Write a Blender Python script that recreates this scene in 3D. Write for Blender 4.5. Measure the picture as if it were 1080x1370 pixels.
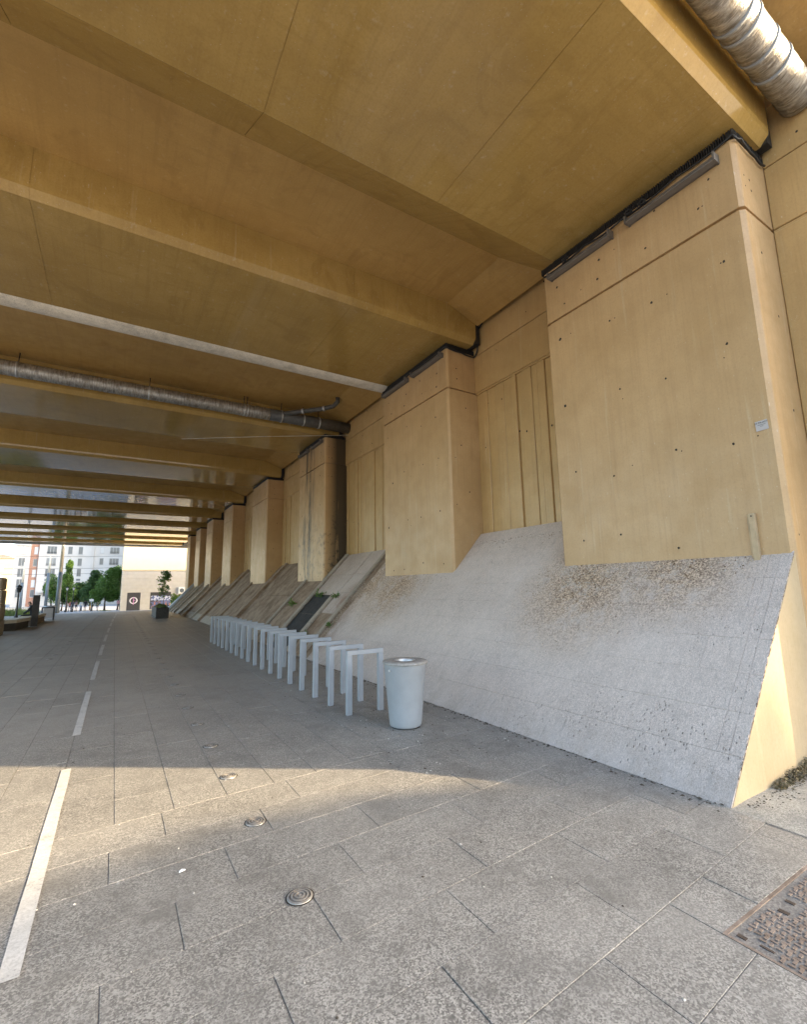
import bpy, math, random
from mathutils import Vector, Matrix
random.seed(7)
for o in list(bpy.data.objects): bpy.data.objects.remove(o)
scene = bpy.context.scene
C = scene.collection
R = math.radians

# ------------------------------------------------------------------ camera
# world: X across the passage (right), Y along it, Z up; metres
F_PX, PITCH, YAW, ROLL, EYE = 620.0, R(9.155), R(31.74), R(-0.995), 1.7
cam = bpy.data.cameras.new('camera'); camo = bpy.data.objects.new('camera', cam); C.objects.link(camo)
fwd = Vector((math.sin(YAW)*math.cos(PITCH), math.cos(YAW)*math.cos(PITCH), math.sin(PITCH)))
rgt = Vector((math.cos(YAW), -math.sin(YAW), 0)); upv = rgt.cross(fwd)
r2 = rgt*math.cos(ROLL) + upv*math.sin(ROLL); u2 = -rgt*math.sin(ROLL) + upv*math.cos(ROLL)
mw = Matrix((r2, u2, -fwd)).transposed().to_4x4(); mw.translation = (0, 0, EYE)
camo.matrix_world = mw
cam.sensor_fit = 'HORIZONTAL'; cam.sensor_width = 36; cam.lens = F_PX/1080*36
cam.clip_start = 0.05; cam.clip_end = 2000
scene.camera = camo
def to_px(p):
    d = Vector(p) - Vector((0, 0, EYE)); z = d.dot(fwd)
    if z < 0.05: return None
    return 540 + F_PX*d.dot(r2)/z, 685 - F_PX*d.dot(u2)/z

# ------------------------------------------------------------------ light
SUN = Vector((2.28, -1.62, 1.0))                       # towards the sun
w = bpy.data.worlds.new('World'); scene.world = w; w.use_nodes = True
nt = w.node_tree; bg = nt.nodes['Background']
sky = nt.nodes.new('ShaderNodeTexSky'); sky.sky_type = 'NISHITA'; sky.sun_disc = False
sky.sun_elevation = math.asin(SUN.normalized().z); sky.sun_rotation = math.atan2(SUN.x, SUN.y)
sky.air_density = 1.0; sky.dust_density = 2.5; sky.ozone_density = 1.0
nt.links.new(sky.outputs[0], bg.inputs[0]); bg.inputs[1].default_value = 0.15
sl = bpy.data.lights.new('sun', 'SUN'); sl.energy = 3.0; sl.angle = R(0.5); sl.color = (1.0, 0.77, 0.48)
so = bpy.data.objects.new('sun', sl); C.objects.link(so); so.location = (30, -20, 30)
so.rotation_euler = (-SUN).to_track_quat('-Z', 'Y').to_euler()
scene.view_settings.view_transform = 'Standard'; scene.view_settings.look = 'None'
scene.view_settings.exposure = 2.45; scene.view_settings.gamma = 1
scene.render.engine = 'CYCLES'
scene.cycles.max_bounces = 8; scene.cycles.diffuse_bounces = 4; scene.cycles.glossy_bounces = 3
scene.render.resolution_x = 808; scene.render.resolution_y = 1024

# ------------------------------------------------------------------ mesh helpers
class MB:
    def __init__(s): s.v = []; s.f = []; s.m = []; s.sm = []
    def poly(s, pts, faces, mi=0, smooth=False):
        b = len(s.v); s.v += [tuple(p) for p in pts]
        for f in faces: s.f.append(tuple(b+i for i in f)); s.m.append(mi); s.sm.append(smooth)
    def box(s, x0, x1, y0, y1, z0, z1, mi=0):
        s.poly([(x0,y0,z0),(x1,y0,z0),(x1,y1,z0),(x0,y1,z0),(x0,y0,z1),(x1,y0,z1),(x1,y1,z1),(x0,y1,z1)],
               [(0,3,2,1),(4,5,6,7),(0,1,5,4),(1,2,6,5),(2,3,7,6),(3,0,4,7)], mi)
    def cbox(s, x0, x1, y0, y1, z0, z1, c, mi=0):
        # box with every edge chamfered by c: three nested rings
        def ring(z, k): return [(x0+k,y0,z),(x1-k,y0,z),(x1,y0+k,z),(x1,y1-k,z),(x1-k,y1,z),(x0+k,y1,z),(x0,y1-k,z),(x0,y0+k,z)]
        def inner(z): return [(x0+c,y0+c,z),(x1-c,y0+c,z),(x1-c,y0+c,z),(x1-c,y1-c,z),(x1-c,y1-c,z),(x0+c,y1-c,z),(x0+c,y1-c,z),(x0+c,y0+c,z)]
        b = len(s.v)
        s.v += inner(z0) + ring(z0+c, c) + ring(z1-c, c) + inner(z1)
        for k in range(3):
            for i in range(8):
                j = (i+1) % 8
                s.f.append((b+8*k+i, b+8*k+j, b+8*k+8+j, b+8*k+8+i)); s.m.append(mi); s.sm.append(False)
        s.f.append((b+0, b+5, b+3, b+1)); s.m.append(mi); s.sm.append(False)
        s.f.append((b+24, b+25, b+27, b+29)); s.m.append(mi); s.sm.append(False)
    def prism(s, prof, a0, a1, axis, mi=0, smooth=False):
        # prof: 2-D points; axis 'x' -> (y,z), 'y' -> (x,z), 'z' -> (x,y)
        def P(p, a): return {'x': (a, p[0], p[1]), 'y': (p[0], a, p[1]), 'z': (p[0], p[1], a)}[axis]
        n = len(prof); b = len(s.v)
        s.v += [P(p, a0) for p in prof] + [P(p, a1) for p in prof]
        for i in range(n):
            j = (i+1) % n; s.f.append((b+i, b+j, b+n+j, b+n+i)); s.m.append(mi); s.sm.append(smooth)
        s.f.append(tuple(b+i for i in reversed(range(n)))); s.m.append(mi); s.sm.append(False)
        s.f.append(tuple(b+n+i for i in range(n))); s.m.append(mi); s.sm.append(False)
    def tube(s, path, r, n=10, mi=0, cap=True, smooth=True):
        path = [Vector(p) for p in path]; rr = r if isinstance(r, (list, tuple)) else [r]*len(path)
        b = len(s.v); prev = None
        for k, p in enumerate(path):
            t = (path[min(k+1, len(path)-1)] - path[max(k-1, 0)]).normalized()
            if prev is None:
                a = Vector((0,0,1)) if abs(t.z) < .9 else Vector((1,0,0)); u = t.cross(a).normalized()
            else:
                u = (prev - t*prev.dot(t)).normalized()
            prev = u; v = t.cross(u)
            for i in range(n):
                a = 2*math.pi*i/n; s.v.append(tuple(p + (u*math.cos(a) + v*math.sin(a))*rr[k]))
        for k in range(len(path)-1):
            for i in range(n):
                j = (i+1) % n; s.f.append((b+k*n+i, b+k*n+j, b+k*n+n+j, b+k*n+n+i)); s.m.append(mi); s.sm.append(smooth)
        if cap:
            s.f.append(tuple(b+i for i in reversed(range(n)))); s.m.append(mi); s.sm.append(False)
            e = b+(len(path)-1)*n; s.f.append(tuple(e+i for i in range(n))); s.m.append(mi); s.sm.append(False)
    def lathe(s, prof, c=(0,0,0), n=40, mi=0, smooth=True, closed=False):
        b = len(s.v)
        for (r, z) in prof:
            for i in range(n):
                a = 2*math.pi*i/n; s.v.append((c[0]+r*math.cos(a), c[1]+r*math.sin(a), c[2]+z))
        for k in range(len(prof)-1):
            for i in range(n):
                j = (i+1) % n; s.f.append((b+k*n+i, b+k*n+j, b+k*n+n+j, b+k*n+n+i)); s.m.append(mi); s.sm.append(smooth)
    def mesh(s, name, mats):
        me = bpy.data.meshes.new(name); me.from_pydata(s.v, [], s.f)
        for m in (mats if isinstance(mats, (list, tuple)) else [mats]): me.materials.append(m)
        me.polygons.foreach_set('material_index', s.m); me.polygons.foreach_set('use_smooth', s.sm)
        me.update(); return me
    def build(s, name, mats, parent=None, loc=None):
        return obj(name, s.mesh(name, mats), parent, loc)
def obj(name, data, parent=None, loc=None):
    o = bpy.data.objects.new(name, data); C.objects.link(o)
    if parent: o.parent = parent
    if loc: o.location = loc
    return o
def tag(o, label=None, cat=None, group=None, kind=None):
    if label: o['label'] = label
    if cat: o['category'] = cat
    if group: o['group'] = group
    if kind: o['kind'] = kind
    return o
def thing(name, label, cat, loc=(0,0,0), group=None, rz=0):
    o = bpy.data.objects.new(name, None); C.objects.link(o); o.location = loc; o.rotation_euler.z = rz
    o.empty_display_size = .2
    return tag(o, label, cat, group)

# ------------------------------------------------------------------ materials
class NT:
    def __init__(s, name, rough=.7, spec=.5, metal=0):
        s.mat = bpy.data.materials.new(name); s.mat.use_nodes = True; s.t = s.mat.node_tree
        s.b = s.t.nodes['Principled BSDF']; s.b.inputs['Roughness'].default_value = rough
        s.b.inputs['Specular IOR Level'].default_value = spec; s.b.inputs['Metallic'].default_value = metal
        s.pos = None; s.nrm = None
    def n(s, t, **k):
        nd = s.t.nodes.new(t)
        for a, v in k.items(): setattr(nd, a, v)
        return nd
    def link(s, a, b): s.t.links.new(a, b)
    def put(s, sock, v):
        if hasattr(v, 'is_linked'): s.link(v, sock)
        elif isinstance(v, (tuple, list)) and len(v) == 3 and sock.type == 'RGBA': sock.default_value = (*v, 1)
        else: sock.default_value = v
    def P(s):
        if not s.pos: s.pos = s.n('ShaderNodeNewGeometry').outputs['Position']
        return s.pos
    def vec(s, sc=(1,1,1), off=(0,0,0), rot=(0,0,0), src=None):
        m = s.n('ShaderNodeMapping'); s.link(src or s.P(), m.inputs[0])
        m.inputs['Scale'].default_value = sc; m.inputs['Location'].default_value = off; m.inputs['Rotation'].default_value = rot
        return m.outputs[0]
    def noise(s, scale, detail=4, rough=.55, sc=None, off=(0,0,0), rot=(0,0,0), dist=0):
        n = s.n('ShaderNodeTexNoise'); n.inputs['Scale'].default_value = scale; n.inputs['Detail'].default_value = min(detail, 4)
        n.inputs['Roughness'].default_value = rough; n.inputs['Distortion'].default_value = dist
        s.link(s.vec(sc or (1,1,1), off, rot), n.inputs['Vector']); return n.outputs[0]
    def voro(s, scale, sc=None, off=(0,0,0), feature='F1', out=0):
        n = s.n('ShaderNodeTexVoronoi', feature=feature); n.inputs['Scale'].default_value = scale
        s.link(s.vec(sc or (1,1,1), off), n.inputs['Vector']); return n.outputs[out]
    def cells(s, scale, sc=None, off=(0,0,0)):
        n = s.n('ShaderNodeTexVoronoi', feature='F1'); n.inputs['Scale'].default_value = scale
        s.link(s.vec(sc or (1,1,1), off), n.inputs['Vector'])
        q = s.n('ShaderNodeSeparateColor'); s.link(n.outputs['Color'], q.inputs[0]); return q.outputs[0]
    def ramp(s, v, a, b, c0=0., c1=1.):
        m = s.n('ShaderNodeMapRange', clamp=True); s.put(m.inputs[0], v)
        m.inputs[1].default_value = a; m.inputs[2].default_value = b; m.inputs[3].default_value = c0; m.inputs[4].default_value = c1
        return m.outputs[0]
    def math(s, op, a, b=0.): 
        m = s.n('ShaderNodeMath', operation=op); s.put(m.inputs[0], a); s.put(m.inputs[1], b); return m.outputs[0]
    def mix(s, f, a, b, mode='MIX'):
        m = s.n('ShaderNodeMix', data_type='RGBA', blend_type=mode); s.put(m.inputs[0], f); s.put(m.inputs[6], a); s.put(m.inputs[7], b); return m.outputs[2]
    def xyz(s):
        m = s.n('ShaderNodeSeparateXYZ'); s.link(s.P(), m.inputs[0]); return m.outputs
    def gauss(s, p, r):
        # 1 at point p fading to 0 at distance r
        d = s.n('ShaderNodeVectorMath', operation='DISTANCE'); s.link(s.P(), d.inputs[0]); d.inputs[1].default_value = p
        return s.ramp(d.outputs['Value'], r, r*.15)
    def bump(s, h, strength, dist=.01):
        b = s.n('ShaderNodeBump'); b.inputs['Strength'].default_value = strength; b.inputs['Distance'].default_value = dist
        s.put(b.inputs['Height'], h)
        if s.nrm: s.link(s.nrm, b.inputs['Normal'])
        s.nrm = b.outputs[0]; s.link(s.nrm, s.b.inputs['Normal'])
    def color(s, c): s.put(s.b.inputs['Base Color'], c); return s
    def rough(s, r): s.put(s.b.inputs['Roughness'], r); return s
def plain(name, col, rough=.6, metal=0, var=.12, scale=6, bump=0.):
    m = NT(name, rough, .5, metal); n = m.noise(scale, 5)
    k = m.ramp(n, .3, .7, 1-var, 1+var)
    m.color(m.mix(1., col, m.n_rgb(k) if False else k, 'MULTIPLY'))
    if bump: m.bump(m.noise(scale*8, 3), bump)
    return m.mat

def tan_paint(name, col=(.54,.348,.165), rough=(.34,.5), stain=False, soffit=False):
    m = NT(name); X, Y, Z = m.xyz()
    big = m.noise(.55, 5, .6); mid = m.noise(3.1, 6, .62, off=(3,1,7))
    streak = m.noise(1.0, 5, .6, sc=(6,6,.45) if not soffit else (.9,9,1), off=(1,4,2))
    c = m.mix(m.ramp(big, .33, .68), (col[0]*.86, col[1]*.84, col[2]*.80), (col[0]*1.06, col[1]*1.07, col[2]*1.12))
    c = m.mix(m.ramp(mid, .42, .75, 0, .38), c, (col[0]*.74, col[1]*.70, col[2]*.62))
    c = m.mix(m.ramp(streak, .56, .78, 0, .34), c, (col[0]*.62, col[1]*.58, col[2]*.52))
    c = m.mix(m.ramp(m.noise(1.0, 4, .6, sc=(11,11,.5), off=(9,2,5)), .62, .78, 0, .30), c, (.66,.58,.42))
    if soffit:
        c = m.mix(m.ramp(m.noise(1.0, 4, .65, sc=(13,.5,1), off=(4,4,4)), .5, .68, 0, .30), c, (col[0]*.66, col[1]*.62, col[2]*.6))
        c = m.mix(m.ramp(m.noise(.8, 4, .7, off=(9,3,1), dist=1.2), .55, .63, 0, .30), c, (col[0]*.6, col[1]*.55, col[2]*.5))
        c = m.mix(m.ramp(m.noise(40, 3, .7), .45, .62, 0, .22), c, (col[0]*.6, col[1]*.55, col[2]*.45))
    else:
        c = m.mix(m.ramp(m.noise(1.0, 4, .65, sc=(30,30,.8), off=(4,4,4)), .5, .66, 0, .22), c, (col[0]*.68, col[1]*.64, col[2]*.6))
        c = m.mix(m.ramp(m.noise(38, 3, .75), .5, .64, 0, .20), c, (col[0]*.62, col[1]*.58, col[2]*.5))
    pit = m.ramp(m.voro(34), .0, .14, 1, 0)
    gate = m.ramp(m.noise(2.3, 3, off=(5,5,5)), .52, .6)
    pits = m.math('MULTIPLY', pit, gate)
    c = m.mix(m.math('MULTIPLY', pits, .65), c, (col[0]*.35, col[1]*.33, col[2]*.3))
    fleck = m.ramp(m.noise(60, 2, .6, sc=(1,1,.25)), .70, .74)
    c = m.mix(m.math('MULTIPLY', fleck, .4), c, (.72,.68,.58))
    if stain:
        # black water marks running down the third pier
        vs = m.noise(1.0, 6, .7, sc=(5,5,.28), off=(2,0,1))
        def band(ax, c0, hw): 
            d = m.math('ABSOLUTE', m.math('SUBTRACT', ax, c0)); return m.ramp(d, hw, hw*.25)
        b1 = m.math('MULTIPLY', band(X, 6.58, .55), m.ramp(m.math('ADD', vs, m.math('MULTIPLY', Z, .022)), .36, .54))
        b2 = m.math('MULTIPLY', band(Y, 16.4, .8), m.ramp(m.math('ADD', m.noise(1.0, 4, .7, sc=(3.4,3.4,.4), off=(7,1,3)), m.math('MULTIPLY', Z, .02)), .52, .70))
        spots = m.math('MULTIPLY', m.ramp(m.noise(5, 6, .7), .52, .66), m.ramp(Z, 4.6, 3.2, 0, .55))
        k = m.math('MINIMUM', m.math('ADD', m.math('ADD', b1, b2), spots), .93)
        c = m.mix(k, c, (.035,.027,.018))
    m.color(c); m.rough(m.ramp(mid, .35, .7, rough[0], rough[1]))
    k = .25 if soffit else 1
    m.bump(pits, .6*k, -.006); m.bump(m.noise(9, 6, .6), .16*k, .01); m.bump(streak, .12*k, .006)
    return m.mat
MAT_PIER = tan_paint('painted_concrete')
MAT_PIER_ST = tan_paint('stained_painted_concrete', stain=True)
MAT_WALL = tan_paint('wall_paint', (.53,.345,.145))
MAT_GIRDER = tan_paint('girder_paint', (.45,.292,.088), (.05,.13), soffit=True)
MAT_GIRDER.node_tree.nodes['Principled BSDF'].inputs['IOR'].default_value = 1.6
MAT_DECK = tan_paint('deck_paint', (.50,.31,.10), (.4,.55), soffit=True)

def stone(name, base, speck, joint=False, rough=.8, slab=False, brown=False):
    m = NT(name, rough, .4); X, Y, Z = m.xyz()
    fine = m.cells(140); big = m.noise(.9, 6, .62); mid = m.noise(5, 6, .65, off=(4,2,0))
    dk = tuple(x*(1-speck*1.15) for x in base); lt = tuple(x*(1+speck) for x in base)
    c = m.mix(m.ramp(fine, .15, .85), dk, lt)
    c = m.mix(m.ramp(m.cells(85, off=(3,1,2)), .86, .93, 0, .55), c, tuple(x*.32 for x in base))
    c = m.mix(m.ramp(mid, .46, .70, 0, .55), c, tuple(x*.58 for x in base))
    c = m.mix(m.ramp(big, .38, .66, 0, .38), c, tuple(x*1.3 for x in base))
    c = m.mix(m.ramp(m.noise(2.1, 6, .7, off=(5,9,2)), .52, .68, 0, .5), c, tuple(x*.52 for x in base))
    c = m.mix(m.ramp(m.noise(13, 5, .7, off=(8,8,1)), .66, .74, 0, .55), c, tuple(x*.42 for x in base))
    if slab:
        oi = m.n('ShaderNodeObjectInfo'); c = m.mix(1., c, m.ramp(oi.outputs['Random'], 0, 1, .95, 1.05), 'MULTIPLY')
        # rust-brown dirt carried in under the bridge
        far = m.ramp(Y, 11, 24); gate = m.ramp(m.noise(.5, 5, .65, off=(2,7,1)), .36, .62)
        c = m.mix(m.math('MULTIPLY', m.math('MULTIPLY', far, gate), .62), c, (.22,.165,.11))
        # dusty pale film, its colour also brightening the shaded floor under the bridge
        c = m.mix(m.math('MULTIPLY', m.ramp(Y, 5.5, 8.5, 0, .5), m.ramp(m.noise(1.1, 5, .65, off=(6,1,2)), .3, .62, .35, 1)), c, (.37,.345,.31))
        # pale gum and droppings
        c = m.mix(m.ramp(m.noise(8.5, 3, .5, off=(0,3,9)), .735, .75, 0, .5), c, (.5,.5,.48))
    m.color(c)
    m.bump(fine, .14, .002); m.bump(mid, .12, .008)
    return m.mat
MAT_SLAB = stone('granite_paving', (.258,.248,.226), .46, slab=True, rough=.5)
MAT_BED = stone('paving_mortar', (.19,.18,.165), .3)
MAT_ROUGH = stone('rough_concrete_ground', (.32,.31,.275), .34)
MAT_PLAZA = stone('plaza_paving', (.36,.36,.36), .15)

def slope_mat():
    m = NT('rough_slope_stone', .85, .3); X, Y, Z = m.xyz()
    base = (.405,.385,.385)
    big = m.noise(.8, 6, .6); grain = m.cells(150, sc=(.8,1.2,.8)); run = m.noise(1.0, 6, .75, sc=(7,60,7), off=(3,1,4)); mid = m.noise(6, 6, .7, off=(2,2,2))
    c = m.mix(m.ramp(grain, .1, .9), (.42,.352,.305), (.745,.628,.548))
    c = m.mix(m.ramp(run, .42, .66, 0, .6), c, (.46,.385,.335))
    c = m.mix(m.ramp(mid, .5, .74, 0, .5), c, (.38,.32,.275))
    c = m.mix(m.ramp(big, .4, .7, 0, .35), c, (.75,.64,.56))
    st = m.noise(1.0, 5, .7, sc=(4,16,4), off=(1,1,1))
    c = m.mix(m.ramp(st, .60, .74, 0, .5), c, (.27,.245,.22))
    # small dark pits
    pit = m.math('MULTIPLY', m.ramp(m.voro(24, sc=(.6,1.5,.6)), .06, .22, 1, 0), m.ramp(m.noise(1.7, 4, .7, off=(7,0,0)), .47, .60))
    c = m.mix(m.math('MULTIPLY', pit, .75), c, (.11,.10,.09))
    # washed-out brown gravel patch below the first pier, rust streak past the second, brown silt further in
    pat = m.math('MULTIPLY', m.math('MAXIMUM', m.math('MAXIMUM', m.gauss((5.66,4.35,1.68), 1.35), m.gauss((5.85,3.1,1.85), 1.05)), m.math('MAXIMUM', m.gauss((5.7,9.6,1.7), 1.5), m.gauss((5.8,11.0,1.75), 1.3))), m.ramp(m.noise(3.2, 6, .7, off=(3,3,0)), .28, .5))
    gr = m.voro(70, out=1)
    gcell = m.cells(62); c = m.mix(m.math('MULTIPLY', pat, .95), c, m.mix(m.ramp(gcell, .1, .9), (.14,.075,.035), (.72,.54,.38)))
    rust = m.math('MULTIPLY', m.math('MAXIMUM', m.gauss((4.75,11.6,.7), 1.15), m.gauss((5.3,11.75,1.3), .9)), m.ramp(m.noise(2.6, 6, .7), .32, .56))
    c = m.mix(m.math('MULTIPLY', rust, .8), c, (.19,.10,.06))
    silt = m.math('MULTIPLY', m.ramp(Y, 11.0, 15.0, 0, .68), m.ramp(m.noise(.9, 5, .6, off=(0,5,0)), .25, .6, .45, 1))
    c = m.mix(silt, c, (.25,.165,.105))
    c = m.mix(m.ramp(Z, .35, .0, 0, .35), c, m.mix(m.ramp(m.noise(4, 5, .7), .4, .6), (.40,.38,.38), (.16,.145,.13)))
    m.color(c); m.bump(grain, .35, .004); m.bump(pit, .9, -.014); m.bump(run, .35, .006); m.bump(m.math('MULTIPLY', pat, gr), .6, .012)
    return m.mat
MAT_SLOPE = slope_mat()
def silt_mat():
    m = NT('silted_concrete', .9, .3); c = m.mix(m.ramp(m.noise(2.2, 6, .65), .35, .65), (.19,.125,.08), (.36,.265,.185))
    c = m.mix(m.ramp(m.noise(22, 5, .7), .55, .7, 0, .6), c, (.09,.07,.05)); m.color(c); m.bump(m.noise(40, 5, .7), .5, .01); return m.mat
MAT_SILT = silt_mat()
MAT_KERB = stone('kerb_concrete', (.36,.30,.235), .2)
MAT_BLACKPANEL = plain('black_bitumen', (.03,.028,.027), .75, var=.5, scale=9, bump=.3)
MAT_PALE = stone('raw_pale_concrete', (.66,.60,.50), .12)
MAT_RUBBER = plain('black_rubber', (.022,.020,.018), .6, var=.4, scale=12)
MAT_DARK = plain('tie_hole_dark', (.035,.028,.02), .9)
MAT_STEEL = plain('grey_powder_coat', (.335,.355,.375), .42, var=.07, scale=5)
MAT_BINBODY = plain('bin_grey_paint', (.335,.355,.37), .45, var=.06, scale=7)
MAT_BINLID = plain('bin_lid_stone', (.30,.29,.27), .6, var=.3, scale=22)
MAT_INOX = plain('brushed_steel', (.55,.55,.54), .38, .6, var=.15, scale=20)
MAT_DARKSTEEL = plain('dark_hole', (.02,.02,.02), .6)
def linemat():
    m = NT('road_marking_paint', .7); n = m.noise(55, 4, .8); n2 = m.noise(6, 4, .7, off=(2,2,2))
    c = m.mix(m.ramp(n, .4, .6), (.44,.43,.40), (.60,.585,.55)); c = m.mix(m.ramp(m.math('ADD', m.math('MULTIPLY', n, .7), m.math('MULTIPLY', n2, .5)), .64, .72, 0, .75), c, (.24,.235,.22)); m.color(c); m.bump(n, .3, .003); return m.mat
MAT_LINE = linemat()
MAT_LUM = plain('luminaire_grey', (.135,.118,.10), .5, var=.25, scale=9)
MAT_CABLE = plain('black_cable', (.02,.02,.02), .5)
MAT_WOOD = plain('tan_timber', (.50,.37,.22), .6, var=.2, scale=7)
MAT_PAPER = plain('grey_paper', (.50,.46,.44), .7, var=.05)
MAT_INK = plain('black_ink', (.03,.03,.03), .6)
MAT_GREYINK = plain('grey_ink', (.22,.2,.19), .7)
def foil():
    m = NT('foil_wrap', .42, .5, .75); wr = m.noise(1., 6, .75, sc=(26,5,5)); n2 = m.noise(7, 5, .7)
    c = m.mix(m.ramp(wr, .35, .68), (.20,.18,.15), (.62,.60,.56)); c = m.mix(m.ramp(n2, .5, .7, 0, .6), c, (.24,.19,.12))
    m.color(c); m.rough(m.ramp(n2, .3, .7, .32, .6)); m.bump(wr, .9, .02); m.bump(n2, .4, .02); return m.mat
MAT_FOIL = foil()
MAT_PIPEDARK = plain('dark_grey_pipe', (.09,.085,.075), .5, var=.3, scale=10, bump=.2)
def cast():
    m = NT('rusty_cast_iron', .7, .4, .25); n = m.noise(9, 6, .7); c = m.mix(m.ramp(n, .35, .65), (.17,.128,.10), (.31,.255,.215))
    m.color(m.mix(m.ramp(m.noise(60, 3, .7), .55, .7, 0, .5), c, (.10,.07,.05))); m.bump(m.noise(80, 3), .3, .003); return m.mat
MAT_CAST = cast()
MAT_CASTD = plain('cast_iron_recess', (.055,.038,.028), .8, var=.4, scale=20)
def leafmat(name, a, b):
    m = NT(name, .5, .4); oi = m.noise(1.3, 4, .6); n = m.noise(23, 2, .6)
    c = m.mix(m.ramp(oi, .35, .65), a, b); c = m.mix(m.ramp(n, .4, .7, 0, .5), c, tuple(x*.55 for x in a)); m.color(c)
    tr = m.n('ShaderNodeBsdfTranslucent'); m.put(tr.inputs[0], c); mx = m.n('ShaderNodeMixShader'); mx.inputs[0].default_value = .35
    out = m.t.nodes['Material Output']; m.link(m.b.outputs[0], mx.inputs[1]); m.link(tr.outputs[0], mx.inputs[2]); m.link(mx.outputs[0], out.inputs[0]); return m.mat
MAT_LEAF = leafmat('leaf_green', (.10,.19,.035), (.17,.28,.06))
MAT_LEAFD = leafmat('leaf_dark_green', (.06,.12,.03), (.09,.16,.045))
MAT_GRASS = leafmat('grass_green', (.10,.16,.04), (.17,.22,.06))
MAT_BARK = plain('bark', (.10,.075,.055), .9, var=.4, scale=12, bump=.5)

# ------------------------------------------------------------------ setting: ground, paving
XF, TS = 4.09, 1.0615              # foot of the embankment slope; its rise per metre
XP, XW = 5.95, 6.74                # front of the piers; retaining wall
YEND0, YEND1 = 0.95, 63.5          # ends of the bridge deck
YS0, YS1 = 1.97, 45.5              # ends of the slope
SK = math.tan(R(3.65))             # the cross joints run slightly askew
def zg(y): return 0. if y < 46 else -.028*(min(y, 95.)-46)      # the square falls away beyond the bridge
mb = MB(); ys_ = [-160, 46, 95, 420]
mb.poly([p for y in ys_ for p in ((-260,y,zg(y)-.034),(260,y,zg(y)-.034))], [(2*i,2*i+1,2*i+3,2*i+2) for i in range(3)])
tag(mb.build('ground', MAT_PLAZA), kind='structure')
mb = MB(); mb.poly([(-20,-8,-.014),(4.4,-8,-.014),(4.4,46.4,-.014),(-20,46.4,-.014)], [(0,1,2,3)]); mb.v = [(x, y, -.0045) for x, y, z in mb.v]
pavement = tag(mb.build('pavement', MAT_BED), kind='structure')
def apron():
    mb = MB(); n = 26; x0, x1, y0, y1 = XF-.03, 11.0, -4.0, 2.2
    pts = []
    for j in range(n+1):
        for i in range(n+1):
            x = x0+(x1-x0)*i/n; y = y0+(y1-y0)*j/n
            pts.append((x, y, .0015 + (.008*random.random() if i else 0)))
    mb.poly(pts, [(j*(n+1)+i, j*(n+1)+i+1, (j+1)*(n+1)+i+1, (j+1)*(n+1)+i) for j in range(n) for i in range(n)])
    tag(mb.build('concrete_apron', MAT_ROUGH), kind='structure')
apron()

GAP = .0028
def slab_pts(cs, top=0.0, thick=.03, ch=.001):
    # cs: four plan corners counter-clockwise, shrunk by the joint
    cx = sum(c[0] for c in cs)/4; cy = sum(c[1] for c in cs)/4
    def shrink(d):
        out = []
        n = 4
        for i in range(4):
            p0, p, p1 = Vector(cs[i-1]), Vector(cs[i]), Vector(cs[(i+1) % 4])
            e0 = (p-p0).normalized(); e1 = (p1-p).normalized()
            n0 = Vector((-e0.y, e0.x)); n1 = Vector((-e1.y, e1.x))
            k = 1 + n0.dot(n1); q = p + (n0+n1)*(d/k); out.append((q.x, q.y))
        return out
    a = shrink(GAP); b = shrink(GAP+ch)
    v = [(x,y,top-thick) for x,y in a] + [(x,y,top-ch) for x,y in a] + [(x,y,top) for x,y in b]
    f = [(i,(i+1)%4,4+(i+1)%4,4+i) for i in range(4)] + [(4+i,4+(i+1)%4,8+(i+1)%4,8+i) for i in range(4)] + [(8,9,10,11)]
    return v, f
MH = (2.65, 3.85, .33, 1.385)     # manhole opening
slabs = []
PITCHY = .4075
for k in range(-16, 8):                                   # cross courses near the mouth of the passage
    y0 = 1.475 + PITCHY*k; y1 = y0 + PITCHY - .0001
    off = (1.38 + .341*k) % 1.0
    n0 = int(math.floor((-9 - off)))
    for i in range(n0, 6):
        xa, xb = off + i, off + i + 1.0
        if xa >= XF: continue
        xb = min(xb, XF-.005)
        if xb - xa < .02: continue
        slabs.append([(xa, y0+SK*xa), (xb, y0+SK*xb), (xb, y1+SK*xb), (xa, y1+SK*xa)])
ytop = 1.475 + PITCHY*8 - PITCHY
# recut: courses end at y' = 4.33, lengthwise bands beyond
slabs = [s for s in slabs if s[0][1]-SK*s[0][0] < 4.2]
YB = 1.475 + PITCHY*7
for j in range(-46, 11):
    xa = .115 + .4045*j; xb = min(xa + .4045, XF-.005)
    if xa >= XF-.02 or xb-xa < .02: continue
    ya0, yb0 = YB + SK*xa, YB + SK*xb
    first = YB + .48 + (.347*j) % 1.0
    if first - YB > 1.2: first -= 1.0
    ys = first; prev = (ya0, yb0)
    while ys < 46.9:
        if True:
            slabs.append([(xa, prev[0]), (xb, prev[1]), (xb, ys), (xa, ys)])
        prev = (ys, ys); ys += 1.0
def cut_manhole(s):
    x0 = min(p[0] for p in s); x1 = max(p[0] for p in s); y0 = min(p[1] for p in s); y1 = max(p[1] for p in s)
    return x1 > MH[0]+.02 and x0 < MH[1]-.02 and y1 > MH[2]+.02 and y0 < MH[3]-.02
out = []
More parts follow.
